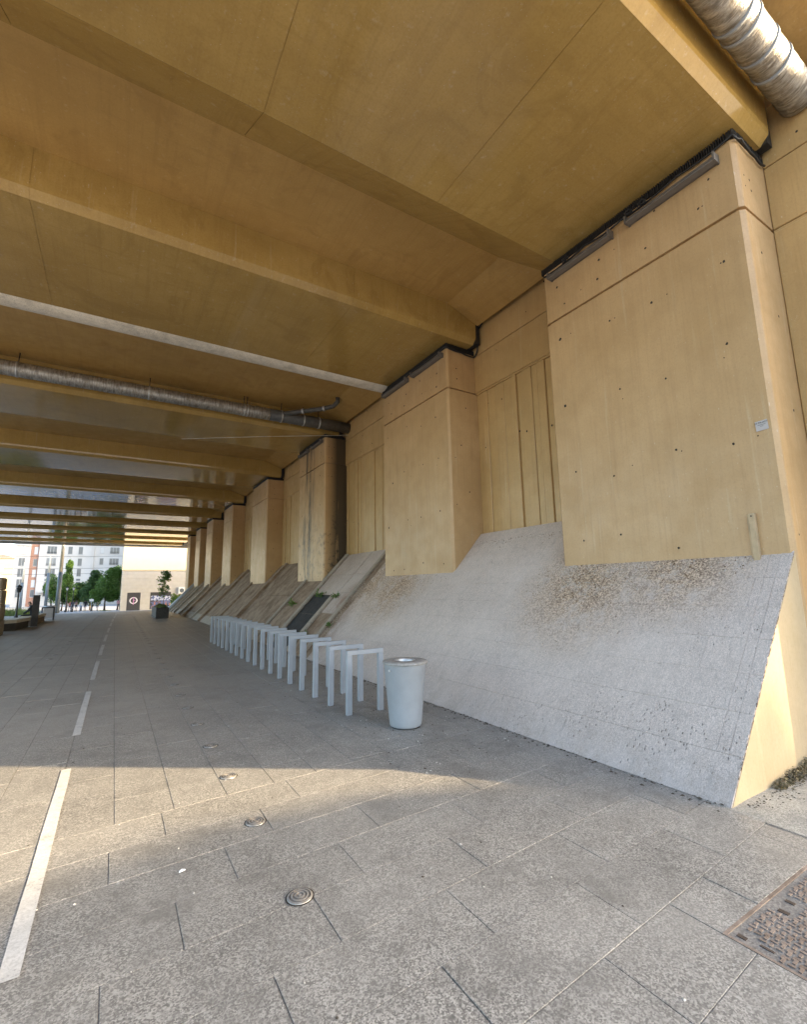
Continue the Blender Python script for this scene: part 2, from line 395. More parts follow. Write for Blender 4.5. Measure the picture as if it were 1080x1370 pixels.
for s in slabs:
    if not cut_manhole(s): out.append(s); continue
    xs = sorted(p[0] for p in s); x0, x1 = xs[0], xs[-1]; y0 = s[0][1]; y1 = s[2][1]
    def yl(x): return s[0][1] + SK*(x-s[0][0])
    def yh(x): return s[3][1] + SK*(x-s[3][0])
    if x0 < MH[0]-.02: out.append([(x0,yl(x0)),(MH[0],yl(MH[0])),(MH[0],yh(MH[0])),(x0,yh(x0))])
    if x1 > MH[1]+.02: out.append([(MH[1],yl(MH[1])),(x1,yl(x1)),(x1,yh(x1)),(MH[1],yh(MH[1]))])
    a, b = max(x0, MH[0]), min(x1, MH[1])
    if yh(a) > MH[3]+.02: out.append([(a,MH[3]),(b,MH[3]),(b,yh(b)),(a,yh(a))])
    if yl(a) < MH[2]-.02: out.append([(a,yl(a)),(b,yl(b)),(b,MH[2]),(a,MH[2])])
slabs = out
def seen(s):
    a = []
    for p in s:
        q = to_px((p[0], p[1], 0))
        if q is None: return 0
        a.append(q)
    if not any(-20 < x < 1100 and 780 < y < 1390 for x, y in a): return 0
    A = 0
    for i in range(4): A += a[i-1][0]*a[i][1] - a[i][0]*a[i-1][1]
    return abs(A)/2
rank = sorted(range(len(slabs)), key=lambda i: -seen(slabs[i]))
single = set(rank[:290]); cache = {}
rest = MB()
for i, s in enumerate(slabs):
    dz = random.uniform(-.0018, .0012)
    if i in single:
        o = s[0]; key = tuple(round(c, 4) for p in s for c in (p[0]-o[0], p[1]-o[1]))
        if key not in cache:
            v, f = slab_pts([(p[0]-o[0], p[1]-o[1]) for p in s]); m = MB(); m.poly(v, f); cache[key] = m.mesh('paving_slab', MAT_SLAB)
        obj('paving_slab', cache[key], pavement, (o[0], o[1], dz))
    else:
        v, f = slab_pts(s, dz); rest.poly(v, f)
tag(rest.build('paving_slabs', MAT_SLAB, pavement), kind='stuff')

# white lane dashes
def xline(y): return -.29 + .00028*y*y
y = 2.95; k = 0
while y < 43:
    L = 2.92
    mb = MB(); n = 6; pts = []
    for i in range(n+1):
        yy = y + L*i/n; x = xline(yy); j = .0
        pts += [(x-.041+random.uniform(-.003,.003), yy, .0042), (x+.041+random.uniform(-.003,.003), yy, .0042)]
    mb.poly(pts, [(2*i, 2*i+1, 2*i+3, 2*i+2) for i in range(n)])
    o = mb.build('lane_marking', MAT_LINE)
    o['kind'] = 'structure'
    y += 4.18; k += 1

# ------------------------------------------------------------------ embankment slope
mb = MB()
mb.prism([(XF+.02, -.03), (XW+.6, -.03), (XW+.6, TS*(XW+.6-XF)-.045), (XF+.02, -.02)], YS0+.006, YS1, 'y')
embank = tag(mb.build('embankment', MAT_SILT), kind='structure')
SA = math.atan(TS); SC, SS = math.cos(SA), math.sin(SA)
def slope_pt(u, y, h=0):                     # u = length up the slope, h = height off it
    return (XF + u*SC - h*SS, y, u*SS + h*SC)
def slope_slab(u0, u1, y0, y1, name='slope_slab', mat=None, top=0.0, thick=.05, ch=.0016, gap=.0009, parent=None, skew=0):
    ring = []
    for d, h in ((gap, top-thick), (gap, top-ch), (gap+ch, top)):
        ring += [slope_pt(u0+d, y0+d, h), slope_pt(u1-d, y0+d+skew, h), slope_pt(u1-d, y1-d+skew, h), slope_pt(u0+d, y1-d, h)]
    m = MB(); m.poly(ring, [(i,4+i,4+(i+1)%4,(i+1)%4) for i in range(4)] + [(4+i,8+i,8+(i+1)%4,4+(i+1)%4) for i in range(4)] + [(8,11,10,9)])
    return m.build(name, mat or MAT_SLOPE, parent or embank)
# smooth near part: foot band, then courses of slabs
BORDER = .20
rows = [0, .415] + [.415 + .392*i for i in range(1, 9)] + [3.86]
def add_row(r, ya, yb, length, off):
    y = ya; 
    cuts = [ya] + [c for c in [off + length*i for i in range(-2, 40)] if ya+.05 < c < yb-.05] + [yb]
    for a, b in zip(cuts, cuts[1:]): slope_slab(rows[r], rows[r+1], a, b, top=random.uniform(-.001,.001))
add_row(0, YS0, 11.25, 1.55, 3.35)
for r in range(1, len(rows)-1):
    # keep only what is not buried behind a pier
    add_row(r, YS0+BORDER, 11.25, 1.0, 2.4 + (.37*r) % 1.0)
    slope_slab(rows[r], rows[r+1], YS0+.105, YS0+BORDER, 'edge_slab', top=.0)
    slope_slab(rows[r], rows[r+1], YS0, YS0+.105, 'edge_slab', top=.002)
# painted end face of the slope
mb = MB(); mb.prism([(XF+.012, -.02), (XW+.6, -.02), (XW+.6, TS*(XW+.6-XF)-.003), (XF+.016, .0)], YS0-.004, YS0+.004, 'y')
mb.build('end_face', tan_paint('pale_end_paint', (.47,.385,.25)), embank)
mb = MB(); rc = random.Random(77)
for k in range(150):
    u = rc.uniform(.1, 2.7); sz = rc.uniform(.006, .026)
    ring = [Vector(slope_pt(u+sz*math.cos(q*1.05)*rc.uniform(.5,1.3), YS0-.006+abs(rc.gauss(0,.010))*(1 if q in (0,3) else .3), .0025 if q % 2 else -sz*rc.uniform(.1,.5))) for q in range(6)]
    mb.poly(ring, [(0,1,2),(0,2,3),(0,3,4),(0,4,5)], rc.choice((0,0,1)))
o_ = mb.build('edge_chips', [MAT_SLOPE, MAT_SILT], embank); o_['kind'] = 'stuff'
# gutter zone between second and third pier
slope_slab(0, 3.86, 11.26, 11.62, 'channel_bed', MAT_SILT, top=-.03)
slope_slab(0, 3.86, 11.63, 11.80, 'kerb_strip', MAT_KERB, top=.03)
slope_slab(0, 1.4, 11.81, 12.72, 'gutter_slab', MAT_SILT, top=-.02)
for u0, u1 in ((1.41, 2.15), (2.16, 2.9), (2.91, 3.86)): slope_slab(u0, u1, 11.81, 12.72, 'gutter_slab', MAT_SLOPE, top=-.01)
for u0, u1 in ((0, 1.0), (1.01, 2.05)): slope_slab(u0, u1, 12.74, 12.98, 'kerb_strip', MAT_KERB, top=.035)
slope_slab(.03, 1.32, 13.0, 14.45, 'bitumen_panel', MAT_BLACKPANEL, top=-.02); slope_slab(1.33, 2.07, 13.0, 14.45, 'bitumen_panel', MAT_BLACKPANEL, top=-.02)
for u0, u1 in ((2.08, 2.9), (2.91, 3.86)): slope_slab(u0, u1, 12.74, 14.45, 'gutter_slab', MAT_SLOPE, top=-.005)
slope_slab(0, 3.86, 14.46, 14.70, 'kerb_strip', MAT_KERB, top=.05)
slope_slab(0, 3.86, 14.71, 16.4, 'gutter_slab', MAT_SILT, top=-.02)
slope_slab(0, 3.86, 16.42, 16.6, 'kerb_strip', MAT_KERB, top=.04)
# dark inner part: broad bays between low ribs
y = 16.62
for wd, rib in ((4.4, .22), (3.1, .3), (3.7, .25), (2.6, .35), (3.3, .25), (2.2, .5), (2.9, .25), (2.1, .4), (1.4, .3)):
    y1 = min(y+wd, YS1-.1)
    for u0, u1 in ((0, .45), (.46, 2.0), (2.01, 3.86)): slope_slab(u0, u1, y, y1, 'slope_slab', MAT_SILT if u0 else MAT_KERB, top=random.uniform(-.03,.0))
    if y1 + rib < YS1: slope_slab(0, 3.86, y1+.01, y1+rib, 'kerb_strip', MAT_KERB if wd < 3 else MAT_SILT, top=random.uniform(.05,.16), thick=.2)
    y = y1 + rib + .01
    if y > YS1-.5: break
mb = MB(); mb.tube([slope_pt(-.02, YS1-.05, .08), slope_pt(3.9, YS1-.05, .08)], .19, 14); mb.build('edge_coping', MAT_STEEL, embank)

# ------------------------------------------------------------------ piers
ZTOP, ZGR = 6.96, 6.0
PIERS = [(1.95, 4.90), (7.68, 10.60), (14.80, 17.46), (22.10, 24.90), (30.03, 32.65), (37.0, 39.6), (42.95, 45.4), (49.3, 51.3)]
PL = ['wide tan concrete pier beside the open end, carrying a small notice and a timber batten',
      'tan concrete pier between the notice pier and the black stained pier',
      'tan concrete pier with black water stains running down its side',
      'tan concrete pier just past the black stained pier, above brown silt',
      'tan pier two places past the black stained pier',
      'slim looking tan pier three places past the black stained pier',
      'tan pier above the rounded grey coping at the slope end',
      'last tan pier of the row beside the pale building']
def bag_holes(mb, yy0, yy1, near, rnd):
    return
piers = []
for i, (a, b) in enumerate(PIERS):
    rnd = random.Random(40+i)
    p = thing('bridge_pier', PL[i], 'pier', (XP, (a+b)/2, 0), 'concrete piers along the embankment')
    p0 = Vector(p.location)
    mat = MAT_PIER_ST if i == 2 else MAT_PIER
    def part(name, fn, m):
        mb = MB(); fn(mb); mb.v = [(x-p0.x, y-p0.y, z-p0.z) for x, y, z in mb.v]; return mb.build(name, m, p)
    def body(mb): 
        c = .045
        for z0, z1 in ((0.2 if i < 7 else -.03, ZGR),):
            mb.prism([(XP+c, a), (XW+.3, a), (XW+.3, b), (XP+c, b), (XP, b-c), (XP, a+c)], z0, z1, 'z')
    def groove(mb): mb.prism([(XP+.075, a+.045), (XW+.28, a+.045), (XW+.28, b-.045), (XP+.075, b-.045), (XP+.045, b-.075), (XP+.045, a+.075)], ZGR+.001, ZGR+.044, 'z')
    def cap(mb):
        c = .045; mb.prism([(XP+c, a), (XW+.3, a), (XW+.3, b), (XP+c, b), (XP, b-c), (XP, a+c)], ZGR+.045, ZTOP, 'z')
    part('shaft', body, mat); part('groove', groove, mat); part('head', cap, mat)
    # formwork tie holes, some on each face
    def holes(mb):
        def hole(pt, nrm, r):
            n = 8; u = Vector((0,0,1)); v = nrm.cross(u)
            ring0 = []; ring1 = []
            for k in range(n):
                q = 2*math.pi*k/n; e = u*math.cos(q)+v*math.sin(q)
                rr = r*rnd.uniform(.75, 1.2); ring0.append(pt+e*rr+nrm*.0015); ring1.append(pt+e*rr*.6-nrm*.0)
            b0 = len(mb.v); mb.v += [tuple(x) for x in ring0]
            mb.f.append(tuple(b0+k for k in reversed(range(n)))); mb.m.append(0); mb.sm.append(False)
        for z in (2.25, 3.35, 4.45, 5.55, 6.3, 6.6):
            nn = 4 if i < 2 else 3
            for k in range(nn):
                yy = a + (b-a)*(k+.5)/nn + rnd.uniform(-.12,.12); zz = z + rnd.uniform(-.15,.15)
                if abs(zz-ZGR) < .12: continue
                hole(Vector((XP, yy, zz)), Vector((-1,0,0)), rnd.choice((.016,.02,.026)))
                if rnd.random() < .5: hole(Vector((XP, yy+rnd.uniform(-.3,.3), zz+rnd.uniform(-.3,.1) if z < 5 else zz)), Vector((-1,0,0)), .009)
            zz = z + rnd.uniform(-.1,.1)
            if abs(zz-ZGR) > .12: hole(Vector((XP+.35+rnd.uniform(-.1,.2), a, zz+.3 if z < 5 else zz)), Vector((0,-1,0)), .017)
            if abs(zz-ZGR) > .12 and rnd.random() < .6: hole(Vector((XP+.15, a, zz)), Vector((0,-1,0)), .012)
    part('tie_holes', holes, MAT_DARK)['kind'] = 'stuff'
    # ribbed rubber seal between pier and girder
    def seal(mb):
        mb.box(XP+.05, XW+.25, a+.05, b-.05, ZTOP, 7.075)
        step = .028 if i < 2 else .06
        yy = a
        while yy < b: mb.box(XP-.012+rnd.uniform(-.006,.004), XP+.06, yy, yy+step*.45, ZTOP+.004, 7.074); yy += step
        xx = XP
        while xx < XW+.2: mb.box(xx, xx+step*.45, a-.012+rnd.uniform(-.006,.004), a+.06, ZTOP+.004, 7.074); xx += step
    part('rubber_seal', seal, MAT_RUBBER)
    piers.append(p)

# strip luminaires clipped under the girder edge
def luminaire(y0, y1, z, label, clips):
    t = thing('strip_luminaire', label, 'light fitting', (XP, (y0+y1)/2, z), 'strip luminaires on the piers')
    c = Vector(t.location)
    mb = MB(); mb.prism([(-.02-.11, -.035), (-.02, -.05), (-.002, -.05), (-.002, .05), (-.05, .05), (-.12, .0)], y0-c.y, y1-c.y, 'y'); mb.build('housing', MAT_LUM, t)
    mb = MB(); mb.box(-.135, -.05, y0-c.y+.02, y1-c.y-.02, -.062, -.045); mb.build('diffuser', plain('dusty_diffuser', (.17,.15,.13), .5), t)
    for e in (y0-c.y, y1-c.y-.02):
        mb = MB(); mb.box(-.137, -.002, e-.002, e+.022, -.064, .052); mb.build('end_cap', MAT_LUM, t)
    for yy in clips:
        m = MB(); pts = [(-.09+.03*math.cos(k*.9), yy-c.y+.05*math.sin(k*.9)*1.1, .09+.035*math.sin(k*1.3)) for k in range(24)]
        m.tube(pts, .008, 5); m.build('cable_coil', MAT_CABLE, t)
    return t
luminaire(2.12, 3.30, 6.80, 'long grey strip luminaire at the top of the notice pier, nearer the open end', (3.05, 3.25))
luminaire(3.55, 4.70, 6.80, 'grey strip luminaire at the top of the notice pier, nearer the recessed wall', (4.35,))
luminaire(7.80, 9.0, 6.84, 'grey strip luminaire topping the pier beside the notice pier, nearer the notice pier', ())
luminaire(9.25, 10.45, 6.84, 'grey strip luminaire topping the pier beside the notice pier, nearer the white nosing', ())
luminaire(14.95, 15.9, 6.86, 'grey strip luminaire topping the black stained pier, nearer the lagged pipe', ())
luminaire(16.3, 17.3, 6.86, 'grey strip luminaire topping the black stained pier, on the side away from the lagged pipe', ())
def cable(name, label, pts, r=.012, mat=None, cat='cable'):
    mb = MB(); mb.tube(pts, r, 6); o = mb.build(name, mat or MAT_CABLE); return tag(o, label, cat)
def sag(pts, n=8, amp=.03):
    out = []
    for a, b in zip(pts, pts[1:]):
        for k in range(n):
            t = k/n; q = Vector(a).lerp(Vector(b), t); q.z -= amp*4*t*(1-t); out.append(q)
    out.append(Vector(pts[-1])); return out
cable('power_cable', 'black cable draped along the head of the notice pier', sag([(XP-.03,4.85,6.9),(XP-.04,4.0,6.93),(XP-.05,3.4,6.9),(XP-.04,2.6,6.95),(XP-.03,1.94,6.97),(XP+.1,1.91,6.95),(XP+.5,1.92,6.92),(XW-.03,1.92,6.93)], 6, .03), .014)
cable('power_cable', 'black cable draped along the head of the pier beside the notice pier', sag([(XP-.03,10.5,6.92),(XP-.04,9.1,6.95),(XP-.03,7.66,6.97),(XP+.4,7.64,6.93),(XW-.03,7.62,6.9),(XW-.04,7.5,7.0),(XW-.04,7.42,7.5),(XW-.04,7.2,7.68),(XW-.04,5.2,7.72)], 6, .02), .018)
cable('stay_wire', 'thin pale wire stretched below the girder past the stained pier', [(6.6,14.3,6.98),(4.0,15.6,6.9),(1.6,17.0,6.84)], .008, MAT_PALE, 'wire')

# notice, batten
t = thing('notice', 'small grey paper notice with lettering, fixed tilted to the tan pier', 'notice', (XP-.004, 2.08, 3.385))
t.rotation_euler.x = R(-3)
mb = MB(); mb.box(-.004, 0, -.058, .058, -.055, .055); mb.build('sheet', MAT_PAPER, t)
def text_mesh(s, size):
    cu = bpy.data.curves.new('t', 'FONT'); cu.body = s; cu.size = size; cu.align_x = 'CENTER'; cu.extrude = .0006
    o = bpy.data.objects.new('t', cu); C.objects.link(o); dg = bpy.context.evaluated_depsgraph_get()
    me = bpy.data.meshes.new_from_object(o.evaluated_get(dg)); bpy.data.objects.remove(o); return me
me = text_mesh('ST-PA-ACT', .026); me.name = 'lettering'; me.materials.clear(); me.materials.append(MAT_INK)
lt = obj('lettering', me, t, (-.0055, 0, .024)); lt.rotation_euler = (R(90), 0, R(-90))
for z, hw in ((.008, .038), (-.008, .014)):
    mb = MB(); mb.box(-.0052, -.0045, -hw, hw, z-.003, z+.003); mb.build('printed_line', MAT_GREYINK, t)
t = thing('timber_batten', 'short tan timber batten standing against the tan pier above the slope', 'batten', (XP, 2.30, 2.0))
mb = MB(); mb.cbox(-.052, -.001, -.05, .012, -.09, .43, .004); mb.build('upright', MAT_WOOD, t)
mb = MB(); mb.box(-.03, -.001, .0125, .03, -.05, .42); mb.build('side_strip', MAT_WOOD, t)
mb = MB(); mb.tube([(-.055, -.02, .40), (-.05, -.02, .40)], .008, 8); mb.build('screw', MAT_DARK, t)

# ------------------------------------------------------------------ retaining wall behind the piers
ZWT = 7.72
mb = MB(); mb.box(XW+.06, XW+.5, YEND0+.02, 51.2, .5, ZWT-.03); mb.box(XW+.5, 34, YEND0+.02, YEND0+.4, -.03, ZWT-.03)
wall = tag(mb.build('retaining_wall', MAT_WALL), 'tan retaining wall of ribbed panels set back between the piers', 'wall')
def wpanel(name, y0, y1, z0, z1, x=XW, ch=.008, th=.12, g=.004):
    m = MB(); m.cbox(x, x+th, y0+g, y1-g, z0+g, z1-g, ch); return m.build(name, MAT_WALL, wall)
gaps = [(YEND0, PIERS[0][0])] + [(PIERS[i][1], PIERS[i+1][0]) for i in range(7)]
for gi, (a, b) in enumerate(gaps):
    rnd = random.Random(gi+90)
    hw = b-a; n = max(1, round(hw/3.4))
    for k in range(n):
        y0, y1 = a+hw*k/n, a+hw*(k+1)/n
        wpanel('upper_panel', y0, y1, 6.92, ZWT); wpanel('upper_panel', y0, y1, 6.04, 6.915)
    y = a
    while y < b-.02:                               # ribbed part: narrow boards of uneven depth
        wd = rnd.choice((.11,.15,.19,.26)) if gi else 2.; y1 = min(y+wd, b)
        if b-y1 < .1: y1 = b
        wpanel('wall_board', y, y1, 1.9 if gi else -.03, 6.0, XW+(rnd.choice((0,.015,.03,.045)) if gi else 0), .01, g=.003)
        y = y1
    mb = MB(); mb.box(XW+.02, XW+.14, a+.002, b-.002, 6.001, 6.039); mb.build('groove', MAT_WALL, wall)
    mb = MB()
    for k in range(int(4+hw*3)):
        yy = rnd.uniform(a+.15, b-.15); zz = rnd.choice((6.25, 6.75, 7.1, 7.5, 5.6, 4.7, 3.9, 3.2)) + rnd.uniform(-.1,.1)
        rr = rnd.choice((.012,.016,.022)); pts = [(XW-.0015, yy+rr*math.cos(q*.785)*rnd.uniform(.7,1.1), zz+rr*math.sin(q*.785)) for q in range(8)]
        mb.poly(pts, [tuple(reversed(range(8)))])
    mb.build('tie_holes', MAT_DARK, wall)['kind'] = 'stuff'

# ------------------------------------------------------------------ box girders and deck
ZS, ZC, ZD = 7.08, 7.80, 8.35
GIRD = [(1.79, 4.66), (7.37, 10.32), (14.95, 17.60), (21.9, 24.85), (29.7, 32.6), (37.1, 39.8), (43.6, 46.3), (49.5, 52.0), (55.3, 57.6), (61.2, 63.3)]
GL = ['wide tan box girder above the notice pier, its edge lit by the sun', 'tan box girder above the second pier with a white nosing along its far edge',
      'tan box girder behind the lagged pipe, above the black stained pier', 'tan box girder next past the lagged pipe girder, soffit shining',
      'glossy tan box girder two past the one with the lagged pipe', 'glossy tan box girder three past the one with the lagged pipe',
      'tan box girder above the slope end coping', 'tan box girder over the last pier of the row', 'thin looking tan girder between the last pier and the grey end fascia', 'outermost tan girder right behind the grey end fascia']
XL, XR = -11.2, 6.55
SEG = 2.45
def gprof(a, b):
    return [(a+.10, ZS), (b-.02, ZS), (b, ZS+.02), (b+1.08, ZC+.02), (a-.02, ZC+.02), (a-.01, ZS+.16), (a, ZS+.10)]
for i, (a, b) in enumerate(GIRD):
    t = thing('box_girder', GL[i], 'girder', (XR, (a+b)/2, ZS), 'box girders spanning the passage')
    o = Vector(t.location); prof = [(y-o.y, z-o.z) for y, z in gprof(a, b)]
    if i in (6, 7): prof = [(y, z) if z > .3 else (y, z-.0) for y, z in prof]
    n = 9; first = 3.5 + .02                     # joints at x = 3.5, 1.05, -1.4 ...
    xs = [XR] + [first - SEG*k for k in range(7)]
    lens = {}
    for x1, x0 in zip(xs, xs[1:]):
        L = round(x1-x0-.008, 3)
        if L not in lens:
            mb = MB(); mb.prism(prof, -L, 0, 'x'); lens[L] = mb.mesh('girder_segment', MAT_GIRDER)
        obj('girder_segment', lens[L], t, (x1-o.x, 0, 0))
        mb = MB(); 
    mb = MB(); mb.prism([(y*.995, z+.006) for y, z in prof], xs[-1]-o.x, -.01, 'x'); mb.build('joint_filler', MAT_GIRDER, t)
    if i == 1:
        pr = []
        for k in range(9):
            q = -math.pi*.05 - k*math.pi*.95/8
            pr.append((b-o.y+.22+.25*math.cos(q), .06+.125*math.sin(q)))
        pr += [(b-o.y-.0, .12), (b-o.y+.40, .36)]
        mb = MB(); mb.prism(pr, -17.7, .02, 'x', smooth=False); mb.build('white_nosing', MAT_PALE, t)
    mb = MB(); mb.box(.002, .14, a-o.y+.02, b-o.y+.3, .01, ZC-ZS-.05); mb.build('end_seal', MAT_RUBBER, t)
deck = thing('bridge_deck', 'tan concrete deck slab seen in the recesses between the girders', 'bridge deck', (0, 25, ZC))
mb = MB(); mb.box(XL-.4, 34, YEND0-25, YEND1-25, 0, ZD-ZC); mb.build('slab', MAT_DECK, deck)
for i in range(9):                                # sloping haunches closing each recess at the wall
    a = GIRD[i][1]+.3 if i < 9 else None
    if a is None: break
    b = GIRD[i+1][0]-.03
    mb = MB(); mb.prism([(5.75, -.004), (6.6, -.30), (6.6, -.004)], a-25, b-25, 'y'); mb.build('haunch', MAT_DECK, deck)
# panel joints on the deck soffit inside the recesses
# fascia at the far end
mb = MB(); mb.box(XL-.4, 34, YEND1-25+.001, YEND1-25+.25, -.86, ZD-ZC+.0); mb.build('end_fascia', MAT_STEEL, deck)

# ------------------------------------------------------------------ pipes
def pipe(name, label, y, z, r, straps, x0, x1, dark=None):
    t = thing(name, label, 'pipe', (x1, y, z))
    mb = MB(); n = int((x1-x0)/.06); rnd = random.Random(3)
    d0 = (x1 if dark is None else dark)
    mb.tube([(x0-x1+(d0-x0)*k/n, 0, 0) for k in range(n+1)], [r*(1+rnd.uniform(-.018,.018)) for k in range(n+1)], 28)
    mb.build('lagging', MAT_FOIL, t)
    if dark is not None:
        mb = MB(); mb.tube([(dark-x1, 0, 0), (0.15, 0, 0)], r*1.0, 28); mb.build('bare_section', MAT_PIPEDARK, t)
    for xs in straps:
        mb = MB(); mb.tube([(xs-x1-.02, 0, 0), (xs-x1+.02, 0, 0)], r*1.05, 28); 
        mb.build('band', MAT_INOX if dark is not None else MAT_STEEL, t)
        mb = MB(); mb.tube([(xs-x1, .02, r*.9), (xs-x1+.01, .03, ZC-z)], .012, 6); mb.build('hanger', MAT_DARK, t)
    return t
pipe('insulated_pipe', 'thick foil wrapped pipe under the deck edge above the notice pier', 1.50, 7.50, .19, (5.05, 5.22, 5.62, 5.95, 3.0, .5), -11, 6.7)
t = pipe('insulated_pipe', 'long lagged pipe with steel bands hung in front of a girder', 14.55, 7.33, .19, (-2.5, .45, 3.1, 3.2, 4.3, 5.05, 5.6), -11, 6.6, 3.9)
mb = MB()
mb.tube([(-2.3, -.1, .05), (-1.75, -.55, .1), (-1.2, -1.0, .14), (-.95, -1.2, .2), (-.85, -1.3, .33), (-.85, -1.32, .47)], [.075]*6, 14)
mb.build('branch_pipe', MAT_PIPEDARK, t)
for q in ((-1.75,-.55,.1), (-1.2,-1.0,.14)):
    mb = MB(); v = Vector((.55,-.45,.04)).normalized()*.03; mb.tube([Vector(q)-v, Vector(q)+v], .086, 14); mb.build('coupling', MAT_INOX, t)

# ------------------------------------------------------------------ cycle racks
RX0, RX1, RH = 2.78, 3.34, .84
def rack_parts(t):
    m = MB(); m.cbox(0, .075, -.03, .03, 0, RH-.061, .003); me = m.mesh('post', MAT_STEEL)
    m2 = MB(); m2.cbox(0, RX1-RX0, -.03, .03, RH-.06, RH, .003); mt = m2.mesh('top_bar', MAT_STEEL)
    return [('post', me, (0,0,0)), ('post', me, (RX1-RX0-.075,0,0)), ('top_bar', mt, (0,0,0))]
proto = None; NR = 18
def ordinal(n): return ['first','second','third','fourth','fifth','sixth','seventh','eighth','ninth','tenth','eleventh','twelfth','thirteenth','fourteenth','fifteenth','sixteenth','seventeenth','last'][n]
for k in range(NR):
    yy = 6.05 + .632*k
    lab = 'grey square steel cycle hoop standing right beside the grey litter bin' if k == 0 else ('grey square steel cycle hoop at the end of the row away from the litter bin' if k == NR-1 else 'grey square steel cycle hoop, %s of the row counting from the litter bin' % ordinal(k))
    t = thing('cycle_rack', lab, 'bike rack', (RX0 + .0008*k, yy, 0), 'cycle racks in a row', random.uniform(-.012,.012))
    if proto is None: proto = rack_parts(t)
    for n, me, l in proto: obj(n, me, t, l)

# ------------------------------------------------------------------ litter bin
t = thing('litter_bin', 'round tapered pale grey litter bin at the head of the cycle racks', 'litter bin', (3.19, 5.19, 0))
mb = MB(); mb.lathe([(.0,.012),(.18,.012),(.195,.02),(.20,.035),(.206,.09),(.262,.735),(.268,.745),(.262,.75)], n=48); mb.build('body', MAT_BINBODY, t)
mb = MB(); mb.lathe([(.18,.0),(.175,.015)], n=32); mb.lathe([(.16,0),(.18,0)], n=32); mb.build('foot_ring', MAT_DARKSTEEL, t)
mb = MB(); mb.lathe([(.255,.7505),(.281,.752),(.285,.758),(.285,.772),(.279,.780),(.14,.786),(.135,.782)], n=48); mb.build('lid', MAT_BINLID, t)
mb = MB(); mb.lathe([(.137,.787),(.132,.791),(.118,.789),(.112,.77),(.108,.70)], n=40); mb.build('insert_ring', MAT_INOX, t)
mb = MB(); mb.lathe([(.108,.702),(.0,.700)], n=32); mb.build('inner_bottom', MAT_DARKSTEEL, t)
mb = MB(); mb.tube([(-.252,-.06,.69),(-.268,-.065,.69)], .012, 10); mb.build('lock', MAT_INOX, t)

# ------------------------------------------------------------------ floor studs
m1 = MB(); SP = [(.072,.0),(.070,.005),(.060,.0085),(.058,.004),(.052,.004),(.050,.009),(.040,.0105),(.038,.006),(.032,.006),(.030,.011),(.020,.012),(.018,.008),(.012,.008),(.010,.011),(.0,.0115)]
for k_, (p_, q_) in enumerate(zip(SP, SP[1:])): m1.lathe([p_, q_], n=28, mi=1 if k_ in (2,3,4,6,7,8,10,11,12) else 0)
ME_STUD = m1.mesh('disc', [plain('stud_metal', (.34,.33,.31), .45, .5, var=.3, scale=30), MAT_LUM]); m2 = MB(); m2.lathe([(.080,.0012),(.073,.0022)], n=28); ME_RIM = m2.mesh('rim', MAT_DARK)
studs = [(1.0+.0065*k, 2.79+1.0*k, 'steel ring stud in the paving, in the line nearest the racks', 'floor studs beside the cycle racks') for k in range(36)]
studs += [(-1.33+.018*k, 15.5+1.0*k, 'steel ring stud in the paving, in the line across the white dashes from the racks', 'floor studs past the white dashes') for k in range(27)]
for x, y, lab, g in studs:
    t = thing('floor_stud', lab, 'floor stud', (x, y, .0005), g); obj('disc', ME_STUD, t); obj('rim', ME_RIM, t)

# ------------------------------------------------------------------ manhole cover
t = thing('manhole_cover', 'rusty brown patterned cast iron cover set in the paving', 'manhole cover', (MH[0], MH[2], 0))
Wm, Hm = MH[1]-MH[0], MH[3]-MH[2]
mb = MB(); 
for (x0,x1,y0,y1) in ((0,Wm,0,.016),(0,Wm,Hm-.016,Hm),(0,.016,.0161,Hm-.0161),(Wm-.016,Wm,.0161,Hm-.0161)): mb.box(x0,x1,y0,y1,-.03,.001)
mb.build('frame', MAT_CAST, t)
mb = MB(); mb.box(.021, Wm-.021, .021, Hm-.021, -.03, -.006); mb.build('plate', MAT_CASTD, t)
mb = MB(); rnd = random.Random(5)
pockets = [(.03,.11,Hm-.09,Hm-.03),(.03,.11,.03,.09),(Wm-.11,Wm-.03,Hm-.09,Hm-.03),(.40,.49,Hm-.13,Hm-.06),(.055,.10,Hm-.20,Hm-.115),(.52,.60,Hm-.115,Hm-.05),(.44,.52,Hm-.30,Hm-.19)]
def inpocket(x, y): return any(a-.012 < x < b+.012 and c-.012 < y < d+.012 for a,b,c,d in pockets)
nx = int((Wm-.06)/.034); ny = int((Hm-.06)/.034)
for i in range(nx):
    for j in range(ny):
        x = .045+i*.034; y = .045+j*.034
        if inpocket(x, y): continue
        L = .028; wd = .0125
        o = (i+j) % 2; q = (i//3+j//3) % 2
        if o: mb.box(x-L/2, x+L/2, y-wd/2, y+wd/2, -.0061, .0005)
        else: mb.box(x-wd/2, x+wd/2, y-L/2, y+L/2, -.0061, .0005)
        if q and o: mb.box(x+L/2-.0005, x+L/2+wd, y-wd/2, y+L/2, -.0061, .0004)
tr = mb.build('tread', MAT_CAST, t); tr['kind'] = 'stuff'
for a, b, c, d in pockets:
    mb = MB(); mb.box(a, b, c, d, -.0059, -.0052); mb.box(a+.2*(b-a), a+.5*(b-a), c+.15*(d-c), c+.8*(d-c), -.0051, -.001)
    mb.build('key_pocket', [MAT_CASTD], t)

